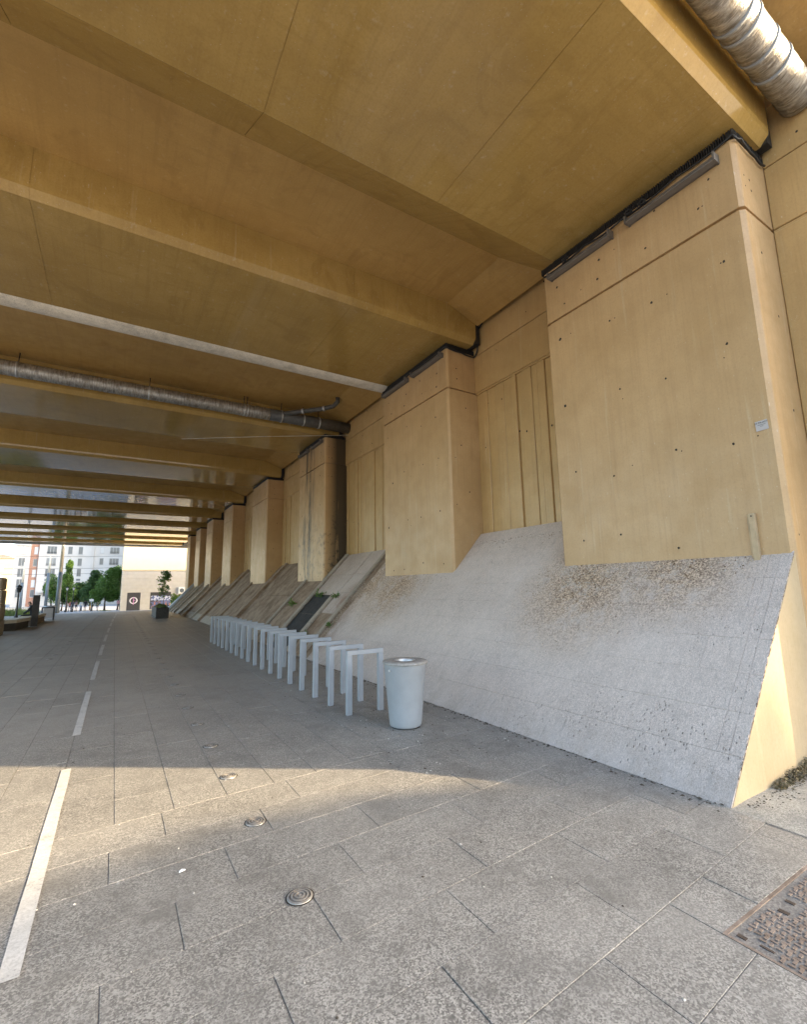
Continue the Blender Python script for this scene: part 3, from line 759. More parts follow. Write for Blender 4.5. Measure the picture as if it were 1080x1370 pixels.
# ------------------------------------------------------------------ leaves, trees
def leaf_cloud(mb, centres, n, size, rnd, flat=.6, mi=0):
    for _ in range(n):
        c, r = rnd.choice(centres)
        while True:
            d = Vector((rnd.uniform(-1,1), rnd.uniform(-1,1), rnd.uniform(-1,1)))
            if .15 < d.length < 1: break
        d = d * (d.length ** -.35)
        p = Vector(c) + Vector((d.x*r[0], d.y*r[1], d.z*r[2]))
        s = size*rnd.uniform(.6, 1.35); u = Vector((rnd.gauss(0,1), rnd.gauss(0,1), rnd.gauss(0,.5))).normalized()
        v = u.cross(Vector((rnd.gauss(0,1), rnd.gauss(0,1), rnd.gauss(0,1)))).normalized()
        mb.poly([p-u*s*.5, p+v*s*.32, p+u*s*.5, p-v*s*.32], [(0,1,2,3)], mi)
def tree(name, label, loc, h, crown, n, size, mat=None, group=None, rad=.12, seed=1, trunk_to=.75, holes=0):
    rnd = random.Random(seed); t = thing(name, label, 'tree', loc, group)
    mb = MB(); tp = [(rnd.uniform(-.06,.06)*k*h/6, rnd.uniform(-.06,.06)*k*h/6, h*trunk_to*k/5) for k in range(6)]
    tp[0] = (0,0,-.03); mb.tube(tp, [rad*(1.25 if k == 0 else 1-.16*k) for k in range(6)], 8)
    cl = []
    for c, r in crown:
        for _ in range(9):
            a = Vector((rnd.gauss(0,1), rnd.gauss(0,1), rnd.gauss(0,1))).normalized()*rnd.uniform(.35,.85)
            cc = (c[0]+a.x*r[0], c[1]+a.y*r[1], c[2]+a.z*r[2]); k = rnd.uniform(.40,.66)
            cl.append((cc, (r[0]*k, r[1]*k, r[2]*k)))
    for c, r in cl[::3]:
        b = Vector(tp[rnd.choice((2,3,4))]); m = b.lerp(Vector(c), .5) + Vector((0,0,.05*h)); mb.tube([b, m, Vector(c)], [rad*.4, rad*.25, rad*.08], 5)
    mb.build('trunk', MAT_BARK, t)
    mb = MB(); leaf_cloud(mb, cl, n, size, rnd); mb.build('crown', mat or MAT_LEAF, t)
    return t
# plane trees behind the viewpoint that shade the near paving
def shade_tree(s, D, label, seed, hc, rs, rh):
    ax, ay = -.8152, .5792; px, py = .5792, .8152
    x = -ax*D + px*s; y = -ay*D + py*s
    cr = [((0,0,hc), (rs*.60, rs*.60, rh*.60)), ((.2*px*rs,.2*py*rs,hc-.3), (rs*.52,rs*.52,rh*.55)), ((-.35*px*rs,-.35*py*rs,hc), (rs*.5,rs*.5,rh*.6)), ((0,0,hc-1.8),(rs*.62,rs*.62,rh*.6))]
    t = tree('plane_tree', label, (x, y, 0), hc, cr, 9000, .22, MAT_LEAF, 'plane trees outside the open end', .26, seed)
    mb = MB(); leaf_cloud(mb, [((0,0,hc), (rs,rs,rh)), ((0,0,hc), (rs,rs,rh)), ((0,0,hc-1.6), (rs*.98,rs*.98,rh))], 17000, .22, random.Random(seed)); mb.build('outer_crown', MAT_LEAF, t)
shade_tree(1.82, 34, 'broad plane tree outside the open end, in line with the sunlit patch', 11, 11.15, 2.9, 1.75)
shade_tree(-4.3, 33, 'tall plane tree outside the open end, beside the one shading the paving', 12, 12.2, 3.8, 3.0)

# small tree in the planter
t = thing('planter', 'dark rectangular planter box at the foot of the slope end', 'planter', (2.72, 35.4, 0))
mb = MB(); 
for (x0,x1,y0,y1) in ((-.42,.30,-2.0,-1.9),(-.42,.30,1.9,2.0),(-.42,-.36,-1.899,1.899),(.24,.30,-1.899,1.899)): mb.cbox(x0,x1,y0,y1,0,.66,.008)
mb.build('box', plain('dark_planter', (.045,.04,.036), .7, var=.4, scale=8), t)
mb = MB(); mb.box(-.36,.24,-1.9,1.9,.0,.56); mb.build('soil', MAT_BARK, t)
mb = MB(); leaf_cloud(mb, [((0, k*.35-1.7, .68), (.28,.25,.16)) for k in range(10)], 900, .09, random.Random(2)); mb.build('ground_cover', MAT_GRASS, t)
tree('young_tree', 'slender young tree with sparse leaves growing from the dark planter', (2.95, 37.0, .5), 2.7, [((0,0,1.45),(.52,.52,.62)), ((0,0,2.15),(.34,.34,.45))], 620, .14, MAT_LEAF, None, .025, 5, .9)

# ------------------------------------------------------------------ weeds, litter
for (u, yy, s, lab) in ((1.95,12.55,.20,'bushy green weed on the gutter slab beside the kerb strip'), (1.98,13.75,.24,'green weed sprouting at the head of the black bitumen panel'),
                        (.55,12.55,.22,'green weed low on the slope beside the black bitumen panel'), (1.0,11.45,.14,'pale weed in the rusty channel on the slope'),
                        (1.55,15.6,.26,'upright weed on the brown silt below the stained pier'), (.35,14.6,.16,'green tuft at the foot of the kerb strip behind the racks')):
    s *= .8; p = slope_pt(u, yy, .0); rnd = random.Random(int(yy*100)); mb = MB()
    for k in range(70):
        d = Vector((rnd.gauss(0,.45), rnd.gauss(0,.55), abs(rnd.gauss(.45,.3))))*s; w_ = Vector((rnd.gauss(0,1), rnd.gauss(0,1), rnd.gauss(0,.6))).normalized()*s*.13
        mb.poly([d*.6-w_*.2, d*.85-w_, d*1.1, d*.85+w_], [(0,1,2,3)])
    for k in range(9):
        d = Vector((rnd.gauss(0,.3), rnd.gauss(0,.4), rnd.uniform(.4,.8)))*s; mb.tube([(0,0,-.05), d*.5, d], [.004,.003,.002], 4)
    tag(mb.build('weed', MAT_LEAF, None, p), lab, 'weed', 'weeds on the slope')
rnd = random.Random(21); mb = MB()
MAT_BITS = plain('litter_bits', (.55,.53,.48), .7, var=.3, scale=30); MAT_DIRT = plain('dirt_crumbs', (.07,.055,.04), .9, var=.4, scale=30)
for k in range(1150):
    if k % 5 < 2: x = XF - abs(rnd.gauss(.02, .06)); y = rnd.uniform(2.0, 16); mi = 1; s = rnd.uniform(.004, .018)
    elif k % 5 == 2: x = rnd.uniform(2.4, 4.05); y = rnd.uniform(3.6, 9); mi = 0 if rnd.random() < .55 else 1; s = rnd.uniform(.004, .014)
    elif k % 5 == 3: x = rnd.uniform(4.2, 6.3); y = 1.93 - abs(rnd.gauss(.02,.10)); mi = 1; s = rnd.uniform(.003,.010)
    else: x = rnd.uniform(-2, 4.0); y = rnd.uniform(.8, 14); mi = 0 if rnd.random() < .5 else 1; s = rnd.uniform(.003, .010)
    if MH[0] < x < MH[1] and y < MH[3]: continue
    z = .008 if x > XF-.03 and y < 2.2 else .0008
    a = rnd.uniform(0, 6.28); n = 5
    ring = [(x+s*math.cos(a+q*1.2566)*rnd.uniform(.5,1.2), y+s*1.3*math.sin(a+q*1.2566)*rnd.uniform(.5,1.2), z) for q in range(n)]
    mb.poly(ring+[(x,y,z+s*.6)], [(q,(q+1)%n,n) for q in range(n)], mi)
gm = MB()
for k in range(3600):
    q = k % 8
    if q < 3: u, y, = rnd.gauss(2.45,.28), rnd.gauss(4.35,.5)
    elif q < 4: u, y = rnd.gauss(2.62,.10), rnd.uniform(2.3,4.8)
    elif q < 5: u, y = rnd.gauss(2.5,.25), rnd.uniform(7.8,11.2)
    elif q < 7: u, y = rnd.uniform(.2,2.6), 11.42 + rnd.gauss(0,.16)
    else: u, y = 3.6 - abs(rnd.gauss(0,.12)), rnd.uniform(5.0, 7.6)
    if u > (3.75 if (4.95 < y < 7.6 or 10.7 < y < 14.7) else 2.72) or u < .05: continue
    s_ = rnd.uniform(.004,.013); p = slope_pt(u, y, .0); a = rnd.uniform(0,6.28)
    ring = [slope_pt(u+s_*math.cos(a+w_*1.57), y+s_*math.sin(a+w_*1.57)*rnd.uniform(.6,1.2), -.001) for w_ in range(4)]
    gm.poly(ring+[slope_pt(u, y, s_*.8)], [(w_,4,(w_+1)%4) for w_ in range(4)], rnd.choice((0,0,1,2)))
tag(gm.build('gravel', [plain('gravel_tan', (.36,.29,.21), .9, var=.3), plain('gravel_rust', (.17,.105,.06), .9, var=.3), plain('gravel_pale', (.50,.46,.40), .9, var=.3)]), 'loose brown gravel and crumbs lying on the slope below the piers', 'gravel', kind='stuff')
o = mb.build('ground_litter', [MAT_BITS, MAT_DIRT]); tag(o, 'scattered crumbs and flecks of litter on the paving', 'litter', kind='stuff')
mb = MB(); pts = [(-.018,-.01,.001),(.0,-.014,.006),(.022,-.004,.004),(.020,.008,.003),(.0,.012,.007),(-.016,.006,.002)]
mb.poly(pts + [(x*.9,y*.9,z+.003) for x,y,z in pts], [(0,1,2,3,4,5),(11,10,9,8,7,6)] + [(i,(i+1)%6,6+(i+1)%6,6+i) for i in range(6)])
tag(mb.build('litter_scrap', plain('white_scrap', (.85,.85,.83), .6), None, (.47, 3.42, 0)), 'small white scrap lying on the paving between white dash and floor studs', 'litter')
# moss and dead leaves along the foot of the end face
mb = MB(); rnd = random.Random(8)
for k in range(1500):
    x = rnd.uniform(4.75, 6.6); t_ = rnd.random(); y = 1.955-abs(rnd.gauss(0,.045)); z = .012+abs(rnd.gauss(0,.055))*min(1,(x-4.6)*.9)
    s = rnd.uniform(.008,.022); u = Vector((rnd.gauss(0,1),rnd.gauss(0,1),rnd.gauss(0,1))).normalized()*s; v = u.orthogonal().normalized()*s*.5
    p = Vector((x,y,z)); mb.poly([p-u,p+v,p+u,p-v], [(0,1,2,3)], k % 2)
tag(mb.build('moss', [plain('moss_brown', (.10,.085,.04), .9, var=.4), plain('dry_leaf', (.17,.14,.09), .9, var=.4)]), 'brown moss and dry leaves along the foot of the end wall', 'moss', kind='stuff')

# ------------------------------------------------------------------ things outside, left
t = thing('stone_pillar', 'broad weathered stone block pillar at the open side of the passage', 'pillar', (-4.75, 25.6, 0))
MAT_STONE = stone('pillar_stone', (.36,.30,.22), .2)
zz = 0
for k, hh in enumerate((.62,.60,.62,.52)):
    mb = MB(); mb.cbox(-.85, .85-.02*k, -.5, .5, zz+.003, zz+hh-.003, .012 if k < 3 else .05); mb.build('stone_block', MAT_STONE, t); zz += hh
def extrude_poly(name, pts, z0, z1, mat, parent):
    mb = MB(); mb.prism(pts, z0, z1, 'z'); return mb.build(name, mat, parent)
t = thing('bench', 'pale stone bench on a dark plinth in front of the steel slab', 'bench', (-4.1, 29.3, 0), 'stone benches at the open side')
P1 = [(-.45,-1.5),(.30,-.9),(.55,1.4),(-.15,1.4),(-.65,.2)]
extrude_poly('seat', P1, .34, .50, plain('bench_stone', (.58,.54,.45), .7), t); extrude_poly('plinth', [(x*.86,y*.93) for x,y in P1], -.02, .338, plain('bench_plinth', (.06,.055,.05), .8), t)
t = thing('bench', 'pale stone bench behind the steel slab, by the litter frame', 'bench', (-3.75, 34.0, 0), 'stone benches at the open side')
P2 = [(-.4,-2.4),(.25,-2.4),(.30,1.9),(-.3,1.9)]
extrude_poly('seat', P2, .34, .50, plain('bench_stone_b', (.55,.47,.34), .7), t); extrude_poly('plinth', [(x*.84,y*.95) for x,y in P2], -.02, .338, plain('bench_plinth_b', (.14,.10,.07), .8), t)
t = thing('steel_slab', 'upright dark brown steel slab marker beside the stone benches', 'marker', (-3.42, 31.05, 0))
mb = MB(); mb.cbox(-.16,.12,-.13,.0,0,1.6,.006); mb.build('plate', plain('dark_corten', (.028,.022,.018), .6, var=.4), t)
mb = MB(); mb.cbox(-.155,.115,.001,.12,0,1.58,.006); mb.build('back_plate', plain('corten', (.12,.085,.06), .7, var=.4), t)
t = thing('waste_bin', 'dark framed litter bin with pale panel beside the stone bench', 'litter bin', (-3.5, 37.3, 0))
MAT_IRON = plain('black_iron', (.025,.025,.027), .5)
mb = MB(); mb.box(-.34,-.27,-.05,.05,0,.82); mb.box(.27,.34,-.05,.05,0,.82); mb.box(-.269,.269,-.05,.05,.75,.82); mb.build('frame', MAT_IRON, t)
mb = MB(); mb.box(-.24,.24,-.03,.03,.16,.74); mb.build('panel', MAT_PAPER, t)
t = thing('round_planter', 'pale grey round tub beside the tall grey mast', 'planter', (-4.15, 45.2, 0))
mb = MB(); mb.lathe([(0,.0),(.30,.0),(.34,.02),(.36,.72),(.33,.74),(.30,.66),(0,.64)], n=24); mb.build('tub', MAT_STEEL, t)
def lamp(name, label, loc, h, arm=0, col=None, group=None):
    t = thing(name, label, 'street lamp', loc, group)
    mb = MB(); mb.lathe([(.15,0),(.15,.12),(.10,.32),(.055,.42),(.045,h*.85),(.03,h)], n=12); mb.build('post', MAT_IRON, t)
    mb = MB(); mb.lathe([(.05,h),(.09,h+.02),(.15,h+.30),(.14,h+.31),(0,h+.315)], n=6, smooth=False); mb.build('lantern', col or MAT_PAPER, t)
    mb = MB(); mb.lathe([(.17,h+.318),(.10,h+.42),(.03,h+.46),(.0,h+.55)], n=6, smooth=False); mb.build('lantern_cap', MAT_IRON, t)
lamp('lamp_post', 'black cast iron lamp post standing behind the stone bench', (-5.0, 36.9, 0), 1.75, 0, MAT_IRON)
for x, y, lab in ((-4.75,78.0,'slim lamp post with pale lantern beside the walking group'), (-5.5,78.5,'slim lamp post with pale lantern between the group and the tall mast'), (-6.3,79.0,'slim lamp post with pale lantern just behind the tall mast')):
    lamp('lamp_post', lab, (x, y, zg(y)), 2.9, group='slim lamp posts in the square')
MAT_MASTL = plain('mast_dark_grey', (.13,.16,.18), .5); MAT_MASTU = plain('mast_cream', (.66,.60,.47), .5)
for x, y, zc_, h, r, lab in ((-5.40,66,4.6,13,.21,'tall tapering mast, dark grey below and cream above, by the square'), (-7.85,80,5.4,7.7,.17,'thin two tone mast in front of the white flats'), (-10.55,80,4.1,6.8,.15,'short thin two tone mast near the lamp post')):
    t = thing('tram_mast', lab, 'mast', (x, y, zg(y)-.03), 'two tone tram masts')
    mb = MB(); mb.tube([(0,0,-.02),(0,0,zc_)], [r*1.15, r*.95], 12); mb.build('lower_tube', MAT_MASTL, t)
    mb = MB(); mb.tube([(0,0,zc_+.001),(0,0,h)], [r*.85, r*.6], 12); mb.build('upper_tube', MAT_MASTU, t)
for z, y, lab in ((7.0,85,'highest overhead tram wire crossing before the flats'), (5.2,85,'middle overhead tram wire crossing before the flats'), (4.4,85,'lowest overhead tram wire crossing before the flats')):
    cable('overhead_wire', lab, sag([(-40,y,z-.3),(-13,y+1,z),(2,y+2,z+.4)], 8, .12), .025, MAT_CABLE, 'wire')
# grass bed
mb = MB(); rnd = random.Random(4)
for k in range(5200):
    x = rnd.uniform(-19, -7.2); y = rnd.uniform(52, 70); h = rnd.uniform(.3,.85)*(1 if y > 57 else .5); a = rnd.uniform(0,6.28); d = Vector((math.cos(a),math.sin(a),0))
    p = Vector((x,y,zg(y)-.02)); mb.poly([p-d*.035, p+d*.035, p+Vector((rnd.gauss(0,.12),rnd.gauss(0,.12),h))], [(0,1,2)])
tag(mb.build('grass', MAT_GRASS), 'bright green grass bed beside the square', 'grass', kind='stuff')
mb = MB(); mb.poly([(-19.2,51.8,zg(51.8)-.02),(-7,51.8,zg(51.8)-.02),(-7,70.2,zg(70.2)-.02),(-19.2,70.2,zg(70.2)-.02)], [(0,1,2,3)]); tag(mb.build('lawn', MAT_GRASS), kind='structure')

TREES = [('leafy_tree','broad leafy green tree in front of the pale building corner',(-1.1,82,zg(82)),6.5,[((0,0,3.6),(1.7,1.7,1.7)),((-.8,0,2.2),(1.3,1.3,1.2)),((.9,0,2.3),(1.3,1.3,1.3)),((.8,0,5.2),(.9,.9,1.2))],9000,.20,MAT_LEAF),
 ('leafy_tree','dark green tree just behind the broad leafy one',(-2.9,88,zg(88)),6.5,[((0,0,3.9),(1.4,1.4,2.0)),((.4,0,5.0),(1.0,1.0,1.3)),((-.3,0,2.3),(1.6,1.6,1.3))],7500,.20,MAT_LEAFD),
 ('leafy_tree','pointed green tree in front of the flats behind the lanterns',(-6.6,95,zg(95)),8.4,[((0,0,3.4),(1.4,1.4,1.9)),((0,0,5.8),(.8,.8,1.8)),((0,0,7.4),(.4,.4,1.0))],6000,.22,MAT_LEAF),
 ('leafy_tree','low round green tree beside the two tone mast',(-8.7,96,zg(96)),6.2,[((0,0,3.6),(1.4,1.4,1.9)),((.6,0,2.6),(1.2,1.2,1.1))],5200,.22,MAT_LEAF),
 ('leafy_tree','dark low tree behind the walking group',(-4.7,97,zg(97)),5.4,[((0,0,3.2),(1.5,1.5,1.5)),((.9,0,2.8),(1.4,1.4,1.2))],6000,.22,MAT_LEAFD),
 ('leafy_tree','dark tree half hidden by the pale building',(.6,96,zg(96)),8.6,[((0,0,6.0),(1.5,1.5,1.9)),((-.3,0,4.2),(1.4,1.4,1.6))],4600,.24,MAT_LEAFD),
 ('leafy_tree','low bright tree filling the gap right behind the walking group',(-3.5,100,zg(100)),5.0,[((0,0,3.0),(1.9,1.9,1.6)),((-1.2,0,2.5),(1.5,1.5,1.2))],6000,.24,MAT_LEAF),
 ('leafy_tree','wide low tree between the lanterns and the pointed tree',(-7.6,100,zg(100)),4.6,[((0,0,2.8),(1.9,1.9,1.4)),((1.2,0,2.4),(1.4,1.4,1.1))],5200,.24,MAT_LEAFD)]
for k, (n, lab, loc, h, cr, cnt, s, m) in enumerate(TREES): tree(n, lab, loc, h, cr, int(cnt*1.5), s, m, 'trees in the square', .13, 60+k, .6)
mb = MB(); mb.lathe([(.9,0),(.85,.06),(0,.12)], n=20)
tag(mb.build('tree_bed', MAT_GRASS, None, (-1.1,82,zg(82)-.033)), kind='structure')
t = thing('direction_sign', 'small white direction sign on a thin post in the square', 'sign', (-2.48, 74, zg(74)-.03))
mb = MB(); mb.tube([(0,0,-.02),(0,0,1.75)], .035, 8); mb.build('post', MAT_STEEL, t)
mb = MB(); mb.cbox(-.24,.24,-.03-.036,-.036,1.32,1.62,.005); mb.build('panel', plain('white_sign', (.8,.8,.8), .5), t)
def hedge():
    t = thing('hedge', 'clipped green hedge beside the planter and the pale building', 'hedge', (6.3, 60.0, -.39))
    mb = MB(); leaf_cloud(mb, [((rnd.uniform(-.6,.65), rnd.uniform(-1,1), rnd.uniform(.2,1.6)), (.25,.3,.25)) for _ in range(60)], 2600, .16, rnd); mb.build('foliage', MAT_LEAF, t)
    mb = MB(); [mb.tube([(x,0,-.03),(x+.05,.1,1.2)], .03, 5) for x in (-.5,-.2,.15,.45)]; mb.build('stems', MAT_BARK, t)
hedge()

# ------------------------------------------------------------------ people
MAT_SKIN = plain('skin', (.45,.28,.2), .6)
def person(label, loc, rz, h, top, legs, hair=(.03,.02,.015), pose='walk', stride=.16, bag=None, group='people walking in the square'):
    s = h/1.75
    J = dict(pel=(0,0,.95), sp=(0,0,1.2), ch=(0,.02,1.38), nk=(0,.03,1.50), hd=(0,.02,1.60), ht=(0,.02,1.70),
             lh=(-.10,0,.90), lk=(-.11,-stride*.6-.02,.50), la=(-.11,-stride+.06,.09), lt=(-.11,-stride-.12,.035),
             rh=(.10,0,.90), rk=(.11,stride*.35-.04,.50), ra=(.11,stride+.08,.10), rt=(.11,stride-.08,.035),
             ls=(-.19,.02,1.42), le=(-.25,.06,1.14), lw=(-.24,-.10,.92), rs=(.19,.02,1.42), re=(.25,.0,1.14), rw=(.24,-.14,.94))
    if pose == 'sit':
        J.update(pel=(0,.0,.52), sp=(0,.0,.78), ch=(0,-.06,.98), nk=(0,-.10,1.09), hd=(0,-.15,1.18), ht=(0,-.17,1.27), lh=(-.10,-.02,.50), lk=(-.13,-.45,.52), la=(-.13,-.50,.10), lt=(-.13,-.66,.05), rh=(.10,-.02,.50), rk=(.13,-.45,.52), ra=(.13,-.62,.10), rt=(.13,-.78,.05),
                 ls=(-.19,-.05,1.0), le=(-.24,-.18,.76), lw=(-.12,-.38,.62), rs=(.19,-.05,1.0), re=(.24,-.18,.76), rw=(.12,-.38,.62))
    Rr = dict(pel=.15, sp=.14, ch=.16, nk=.06, hd=.10, ht=.075, lh=.095, lk=.065, la=.045, lt=.04, rh=.095, rk=.065, ra=.045, rt=.04, ls=.075, le=.05, lw=.038, rs=.075, re=.05, rw=.038)
    E = [('pel','sp'),('sp','ch'),('ch','nk'),('nk','hd'),('hd','ht'),('pel','lh'),('lh','lk'),('lk','la'),('la','lt'),('pel','rh'),('rh','rk'),('rk','ra'),('ra','rt'),('ch','ls'),('ls','le'),('le','lw'),('ch','rs'),('rs','re'),('re','rw')]
    K = list(J); me = bpy.data.meshes.new('p'); me.from_pydata([tuple(c*s for c in J[k]) for k in K], [(K.index(a), K.index(b)) for a, b in E], [])
    o = bpy.data.objects.new('p', me); C.objects.link(o); md = o.modifiers.new('s', 'SKIN')
    for k, sv in zip(K, me.skin_vertices[0].data): sv.radius = (Rr[k]*s, Rr[k]*s*.85); sv.use_root = (k == 'pel')
    sd = o.modifiers.new('d', 'SUBSURF'); sd.levels = 1; sd.render_levels = 1
    dg = bpy.context.evaluated_depsgraph_get(); m2 = bpy.data.meshes.new_from_object(o.evaluated_get(dg)); bpy.data.objects.remove(o)
    m2.materials.clear()
    for m in (MAT_SKIN, plain('cloth_top', top, .8), plain('cloth_legs', legs, .8), plain('hair', hair, .7)): m2.materials.append(m)
    hip = (J['pel'][2]+.02)*s; neck = (J['nk'][2]-.01)*s; eye = (J['hd'][2]+.03)*s
    for p in m2.polygons:
        c = p.center; p.use_smooth = True
        if c.z > eye or (c.z > neck+.04*s and c.y > J['hd'][1]*s+.035): p.material_index = 3
        elif c.z > neck: p.material_index = 0
        elif pose == 'sit': p.material_index = 2 if (c.z < .62*s and c.y < .2) else 1
        else: p.material_index = 1 if (c.z > hip or abs(c.x) > .2*s) and c.z > 1.0*s else (0 if abs(c.x) > .205*s and c.z > .8*s else 2)
    m2.name = 'person'; o = obj('person', m2, None, loc); o.rotation_euler.z = rz; tag(o, label, 'person', group)
    if bag:
        mb = MB(); mb.cbox(-.15*s,.15*s,.12*s,.27*s,1.02*s,1.45*s,.03); mb.build('backpack', plain('bag', bag, .8), o)
def px_x(px, y):                                   # where a sight line through a picture column meets the plane at y
    d = r2*((px-540)/F_PX) - u2*((815-685)/F_PX) + fwd; return d.x/d.y*y
for px, yy, lab, rz, h, top, legs, bag in ((96.5,90,'person in dark navy clothes walking with the group in the square',180,1.72,(.02,.022,.05),(.02,.02,.035),None),
    (101.5,89,'person in dark clothes with brown backpack walking in the square',185,1.74,(.03,.03,.035),(.02,.02,.03),(.30,.18,.13)),
    (108,90,'person in white top and pale blue jeans walking in the square',170,1.66,(.75,.73,.68),(.25,.33,.45),None),
    (113.5,88,'person in black jacket with bag beside the white topped person',190,1.76,(.025,.02,.02),(.04,.04,.05),(.02,.02,.02)),
    (93,93,'person in rust coloured coat half hidden in the walking group',175,1.66,(.36,.13,.08),(.05,.05,.07),None),
    (130,92,'person in grey walking alone under the broad leafy tree',200,1.66,(.2,.2,.22),(.08,.08,.1),None)):
    person(lab, (px_x(px, yy), yy, zg(yy)-.034), R(rz), h, top, legs, bag=bag)
person('person in pink top at the corner of the pale building', (px_x(158, 80), 80, zg(80)-.034), R(160), 1.66, (.52,.25,.24), (.06,.05,.06), group=None)
person('person in black seated on the stone bench behind the steel slab', (-3.75,32.6,0), R(-80), 1.74, (.02,.02,.022), (.015,.015,.018), pose='sit', group=None)

# ------------------------------------------------------------------ buildings
def windowset(b, o, x0, x1, z0, z1, y, frame, glass, mull=1, rail=False, label=None):
    f = MB(); t = .05
    f.box(x0,x1,y-.05,y-.001,z0,z0+t); f.box(x0,x1,y-.05,y-.001,z1-t,z1); f.box(x0,x0+t,y-.05,y-.001,z0+t,z1-t); f.box(x1-t,x1,y-.05,y-.001,z0+t,z1-t)
    for k in range(1, mull+1):
        xm = x0+(x1-x0)*k/(mull+1); f.box(xm-.035,xm+.035,y-.045,y-.001,z0+t,z1-t)
    f.v = [(p[0]-o[0],p[1]-o[1],p[2]-o[2]) for p in f.v]; wn = f.build('window', frame, b)
    g = MB(); g.box(x0+t-.002,x1-t+.002,y-.022,y-.002,z0+t-.002,z1-t+.002); g.v = [(p[0]-o[0],p[1]-o[1],p[2]-o[2]) for p in g.v]; g.build('pane', glass, wn)
    s = MB(); s.box(x0-.06,x1+.06,y-.12,y-.003,z0-.07,z0-.002); s.v = [(p[0]-o[0],p[1]-o[1],p[2]-o[2]) for p in s.v]; s.build('sill', frame, wn)
    if rail:
        s = MB(); s.box(x0,x1,y-.16,y-.13,z0+.42,z0+.46)
        xx = x0
        while xx < x1: s.box(xx,xx+.02,y-.155,y-.135,z0,z0+.42); xx += .11
        s.v = [(p[0]-o[0],p[1]-o[1],p[2]-o[2]) for p in s.v]; s.build('railing', MAT_IRON, wn)
MAT_GLASS = NT('window_glass', .08, .6).color((.20,.22,.24)).mat
MAT_BLIND = plain('pale_blind', (.55,.56,.56), .5)
MAT_WF = plain('grey_window_frame', (.42,.43,.44), .5)
# pale building closing the view on the right
GB = zg(70)
b = thing('pale_building', 'pale rendered building with dark doorway and printed shopfront', 'building', (4.8, 70, GB)); o = Vector(b.location)
MAT_RENDER = plain('cream_render', (.47,.41,.29), .8, var=.05, scale=1.5); MAT_CLAD = plain('pale_cladding', (.52,.505,.46), .8, var=.06, scale=2)
mb = MB(); mb.box(.75-o.x, 18-o.x, .06, 14, -.05, 13); mb.build('wall', MAT_RENDER, b)
mb = MB(); mb.box(.66-o.x, 18.1-o.x, .0, .059, 4.32-GB, 13.05); mb.build('upper_render', MAT_RENDER, b)
mb = MB(); mb.box(9-o.x, 60-o.x, 44, 58, -.7, 34); mb.build('unseen_shade_block', MAT_RENDER, b)  # unseen tall block, added to cast shade on the white flats
DOOR = (1.40, 2.90, 2.17); SHOP = (4.02, 6.45, 2.12)
zz = -.05; hh = .455; TOPC = 4.31-GB
while zz < TOPC-.02:
    z1 = min(zz+hh, TOPC)
    segs = [(.69, 18.05)]
    if zz < DOOR[2]-.1: segs = [(.69, DOOR[0]), (DOOR[1], SHOP[0]), (SHOP[1], 18.05)]
    for x0, x1 in segs:
        mb = MB(); mb.cbox(x0-o.x, x1-o.x, .0, .058, zz+.006, z1-.006, .012); mb.build('cladding_course', MAT_CLAD, b)
    zz = z1
MAT_DOOR = plain('charcoal_door', (.05,.05,.055), .5)
mb = MB(); mb.box(DOOR[0]-o.x, DOOR[1]-o.x, .02, .058, -.03, 2.22); d = mb.build('door', MAT_DOOR, b)
cx = (DOOR[0]+DOOR[1])/2-o.x; cz = 1.22
mb = MB(); n = 40
for k in range(n):
    a0, a1 = 2*math.pi*k/n, 2*math.pi*(k+1)/n
    ro, ri = .46, .32
    mb.poly([(cx+ro*math.cos(a0),.014,cz+ro*.92*math.sin(a0)),(cx+ro*math.cos(a1),.014,cz+ro*.92*math.sin(a1)),(cx+ri*math.cos(a1),.014,cz+ri*math.sin(a1)),(cx+ri*math.cos(a0),.014,cz+ri*math.sin(a0))], [(0,1,2,3)])
mb.build('emblem_ring', plain('white_print', (.8,.8,.82), .5), d)
mb = MB(); mb.box(cx-.045,cx+.045,.011,.016,cz-.55,cz+.45); mb.box(cx+.046,cx+.2,.010,.015,cz-.04,cz+.05); mb.build('emblem_bar', plain('pink_print', (.55,.25,.5), .5), d)
def printmat():
    m = NT('shopfront_print', .5); n = m.noise(1.9, 3, .6, off=(3,0,1)); n2 = m.noise(4, 2, .5, off=(1,5,2)); X, Y, Z = m.xyz()
    c = m.mix(m.ramp(n, .42, .5), (.05,.05,.06), (.10,.14,.30)); c = m.mix(m.math('MULTIPLY', m.ramp(n2, .46, .52), m.ramp(Z, .4, .6)), c, (.50,.55,.68))
    c = m.mix(m.math('MULTIPLY', m.ramp(n2, .54, .58), m.ramp(Z, .4, .25)), c, (.38,.17,.12)); c = m.mix(m.ramp(Z, 1.05, 1.15), c, (.05,.05,.05)); m.color(c); return m.mat
mb = MB(); mb.box(SHOP[0]-o.x, SHOP[1]-o.x, .02, .058, .06, 2.22); s_ = mb.build('shopfront', printmat(), b)
mb = MB(); mb.box(SHOP[0]-o.x, SHOP[1]-o.x, .005, .019, 2.0, 2.22); mb.box(SHOP[0]-o.x, SHOP[0]-o.x+.07, .005, .019, .06, 1.999); mb.build('frame', MAT_DOOR, s_)
t = thing('air_conditioner', 'white fan unit fixed to the pale building above the hedge', 'air conditioner', (7.72, 69.7, 1.30))
mb = MB(); mb.cbox(-.42,.42,-.02,.299,0,.85,.02); mb.build('casing', plain('white_casing', (.8,.8,.79), .5), t)
mb = MB(); mb.lathe([(.27,0),(.27,.02),(.22,.02),(.0,.005)], n=24); mb.v = [(x, -.022-z, .43+y) for x,y,z in mb.v]; mb.build('fan_grille', MAT_MASTL, t)

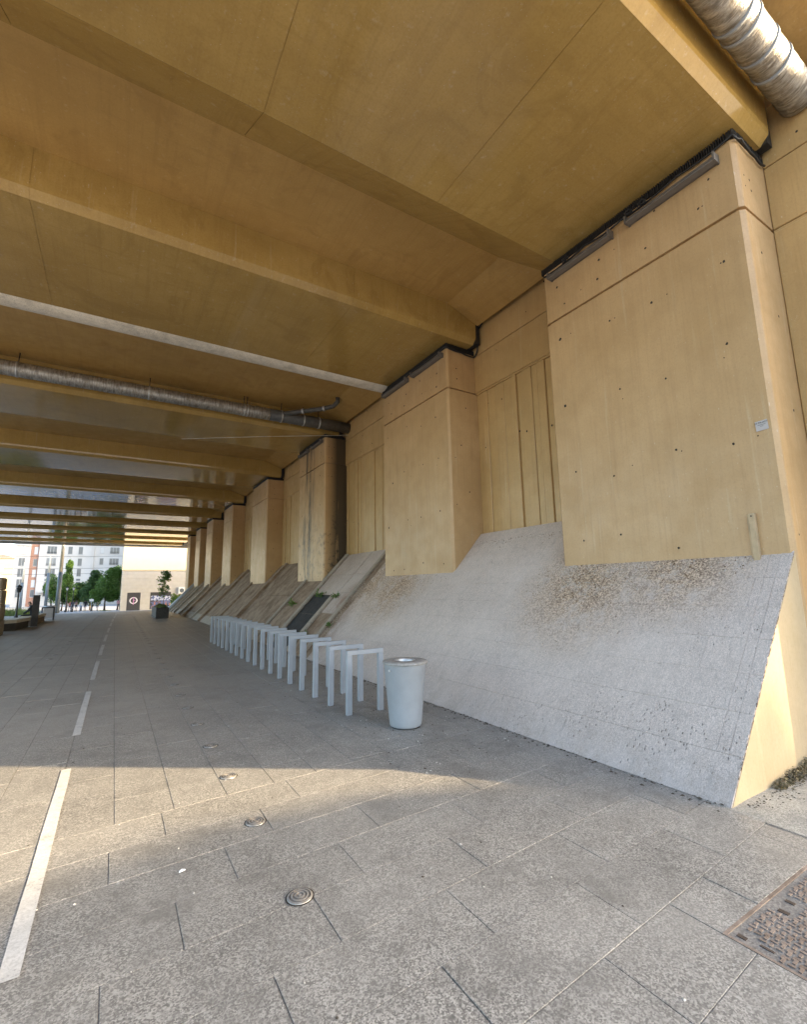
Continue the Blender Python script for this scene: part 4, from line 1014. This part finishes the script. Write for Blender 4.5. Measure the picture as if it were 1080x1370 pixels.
# white flats
GF = zg(140)
b = thing('apartment_block', 'tall white apartment block with a red brick strip and grey wing', 'building', (-9, 140, GF)); o = Vector(b.location)
MAT_WHITE = plain('white_render', (.56,.55,.53), .8, var=.04, scale=.8); MAT_GREYW = plain('grey_render', (.52,.51,.49), .8, var=.05, scale=.8)
def brickmat():
    m = NT('brick_strip', .85); br = m.n('ShaderNodeTexBrick'); m.link(m.vec((1,1,1), rot=(R(90),0,0)), br.inputs[0]); br.inputs['Scale'].default_value = 4
    for k, c in (('Color1',(.42,.20,.13)),('Color2',(.35,.16,.10)),('Mortar',(.45,.38,.32))): br.inputs[k].default_value = (*c, 1)
    m.color(br.outputs[0]); return m.mat
MAT_BRICK = brickmat()
for n, x0, x1, dy, top, m in (('wing_wall', -20.4, -17.6, .25, 14.2, MAT_GREYW), ('brick_wall', -17.599, -16.0, .6, 24, MAT_BRICK), ('main_wall', -15.999, -5.0, .0, 26, MAT_WHITE), ('side_wall', -4.999, 12, .5, 26, MAT_WHITE)):
    mb = MB(); mb.box(x0-o.x, x1-o.x, dy, 14, -.05, top); mb.build(n, m, b)
mb = MB(); mb.box(-20.6-o.x, -17.55-o.x, -.0, 14.1, 14.2, 14.6); mb.build('wing_cornice', MAT_GREYW, b)
for z in (10.6, 4.5):
    mb = MB(); mb.box(-15.95-o.x, -5.05-o.x, -.08, -.001, z-GF-.22, z-GF); mb.build('string_course', MAT_GREYW, b)
mb = MB(); mb.box(-5.6-o.x, -5.1-o.x, -.14, -.001, 0, 25.9); mb.build('pilaster', MAT_GREYW, b)
MAT_GLASSD = NT('window_glass_dark', .12, .5).color((.13,.145,.16)).mat
for r, z in enumerate((.9, 3.2, 5.6, 8.15, 11.0, 13.8)):
    windowset(b, o, -14.5, -12.6, z, z+1.85, 140, MAT_WF, MAT_GLASSD if r % 2 == 0 else MAT_GLASS, 2, True)
    windowset(b, o, -10.4, -9.5, z, z+1.85, 140, MAT_WF, MAT_BLIND if r % 2 else MAT_GLASSD, 0)
    windowset(b, o, -8.3, -7.4, z, z+1.85, 140, MAT_WF, MAT_GLASSD, 0)
    windowset(b, o, -3.8, -2.95, z+.35, z+2.0, 140.5, MAT_WF, MAT_GLASSD if r % 2 else MAT_BLIND, 0)
    windowset(b, o, -1.7, .35, z+.35, z+2.0, 140.5, MAT_WF, MAT_GLASSD, 2, True)
    if z < 13: windowset(b, o, -19.7, -18.5, z-.1, z+1.8, 140.25, MAT_WF, MAT_GLASSD if r != 4 else MAT_BLIND, 1)
    windowset(b, o, -17.0, -16.25, z-.1, z+1.6, 140.6, MAT_WF, MAT_BLIND if r % 3 else MAT_GLASSD, 0)
mb = MB(); mb.box(-15.5-o.x, 9-o.x, -1.6, -.15, 3.2, 3.5); mb.build('canopy', MAT_GREYW, b)
# sunlit yellow block
b = thing('yellow_building', 'sunlit yellow building with tiled roof far beyond the lawn', 'building', (-38, 190, zg(190))); o = Vector(b.location)
MAT_YEL = plain('yellow_render', (.52,.43,.25), .8, var=.06, scale=.7)
mb = MB(); mb.box(-14, 10.2, 0, 16, -.05, 14.0); mb.build('wall', MAT_YEL, b)
mb = MB(); mb.prism([(-14.4,14.0),(10.6,14.0),(8.4,15.0),(3,16.2),(-12,16.2)], -.3, 16.3, 'y'); mb.build('roof', plain('grey_tile', (.22,.19,.17), .8, var=.3, scale=4), b)
for z in (1, 4.0, 7.0, 10.0):
    for x in (-11,-7.5,-4,-.5,3,6.5): windowset(b, o, o.x+x, o.x+x+1.4, z+o.z, z+o.z+1.9, 190, MAT_PALE, MAT_BLIND, 1)
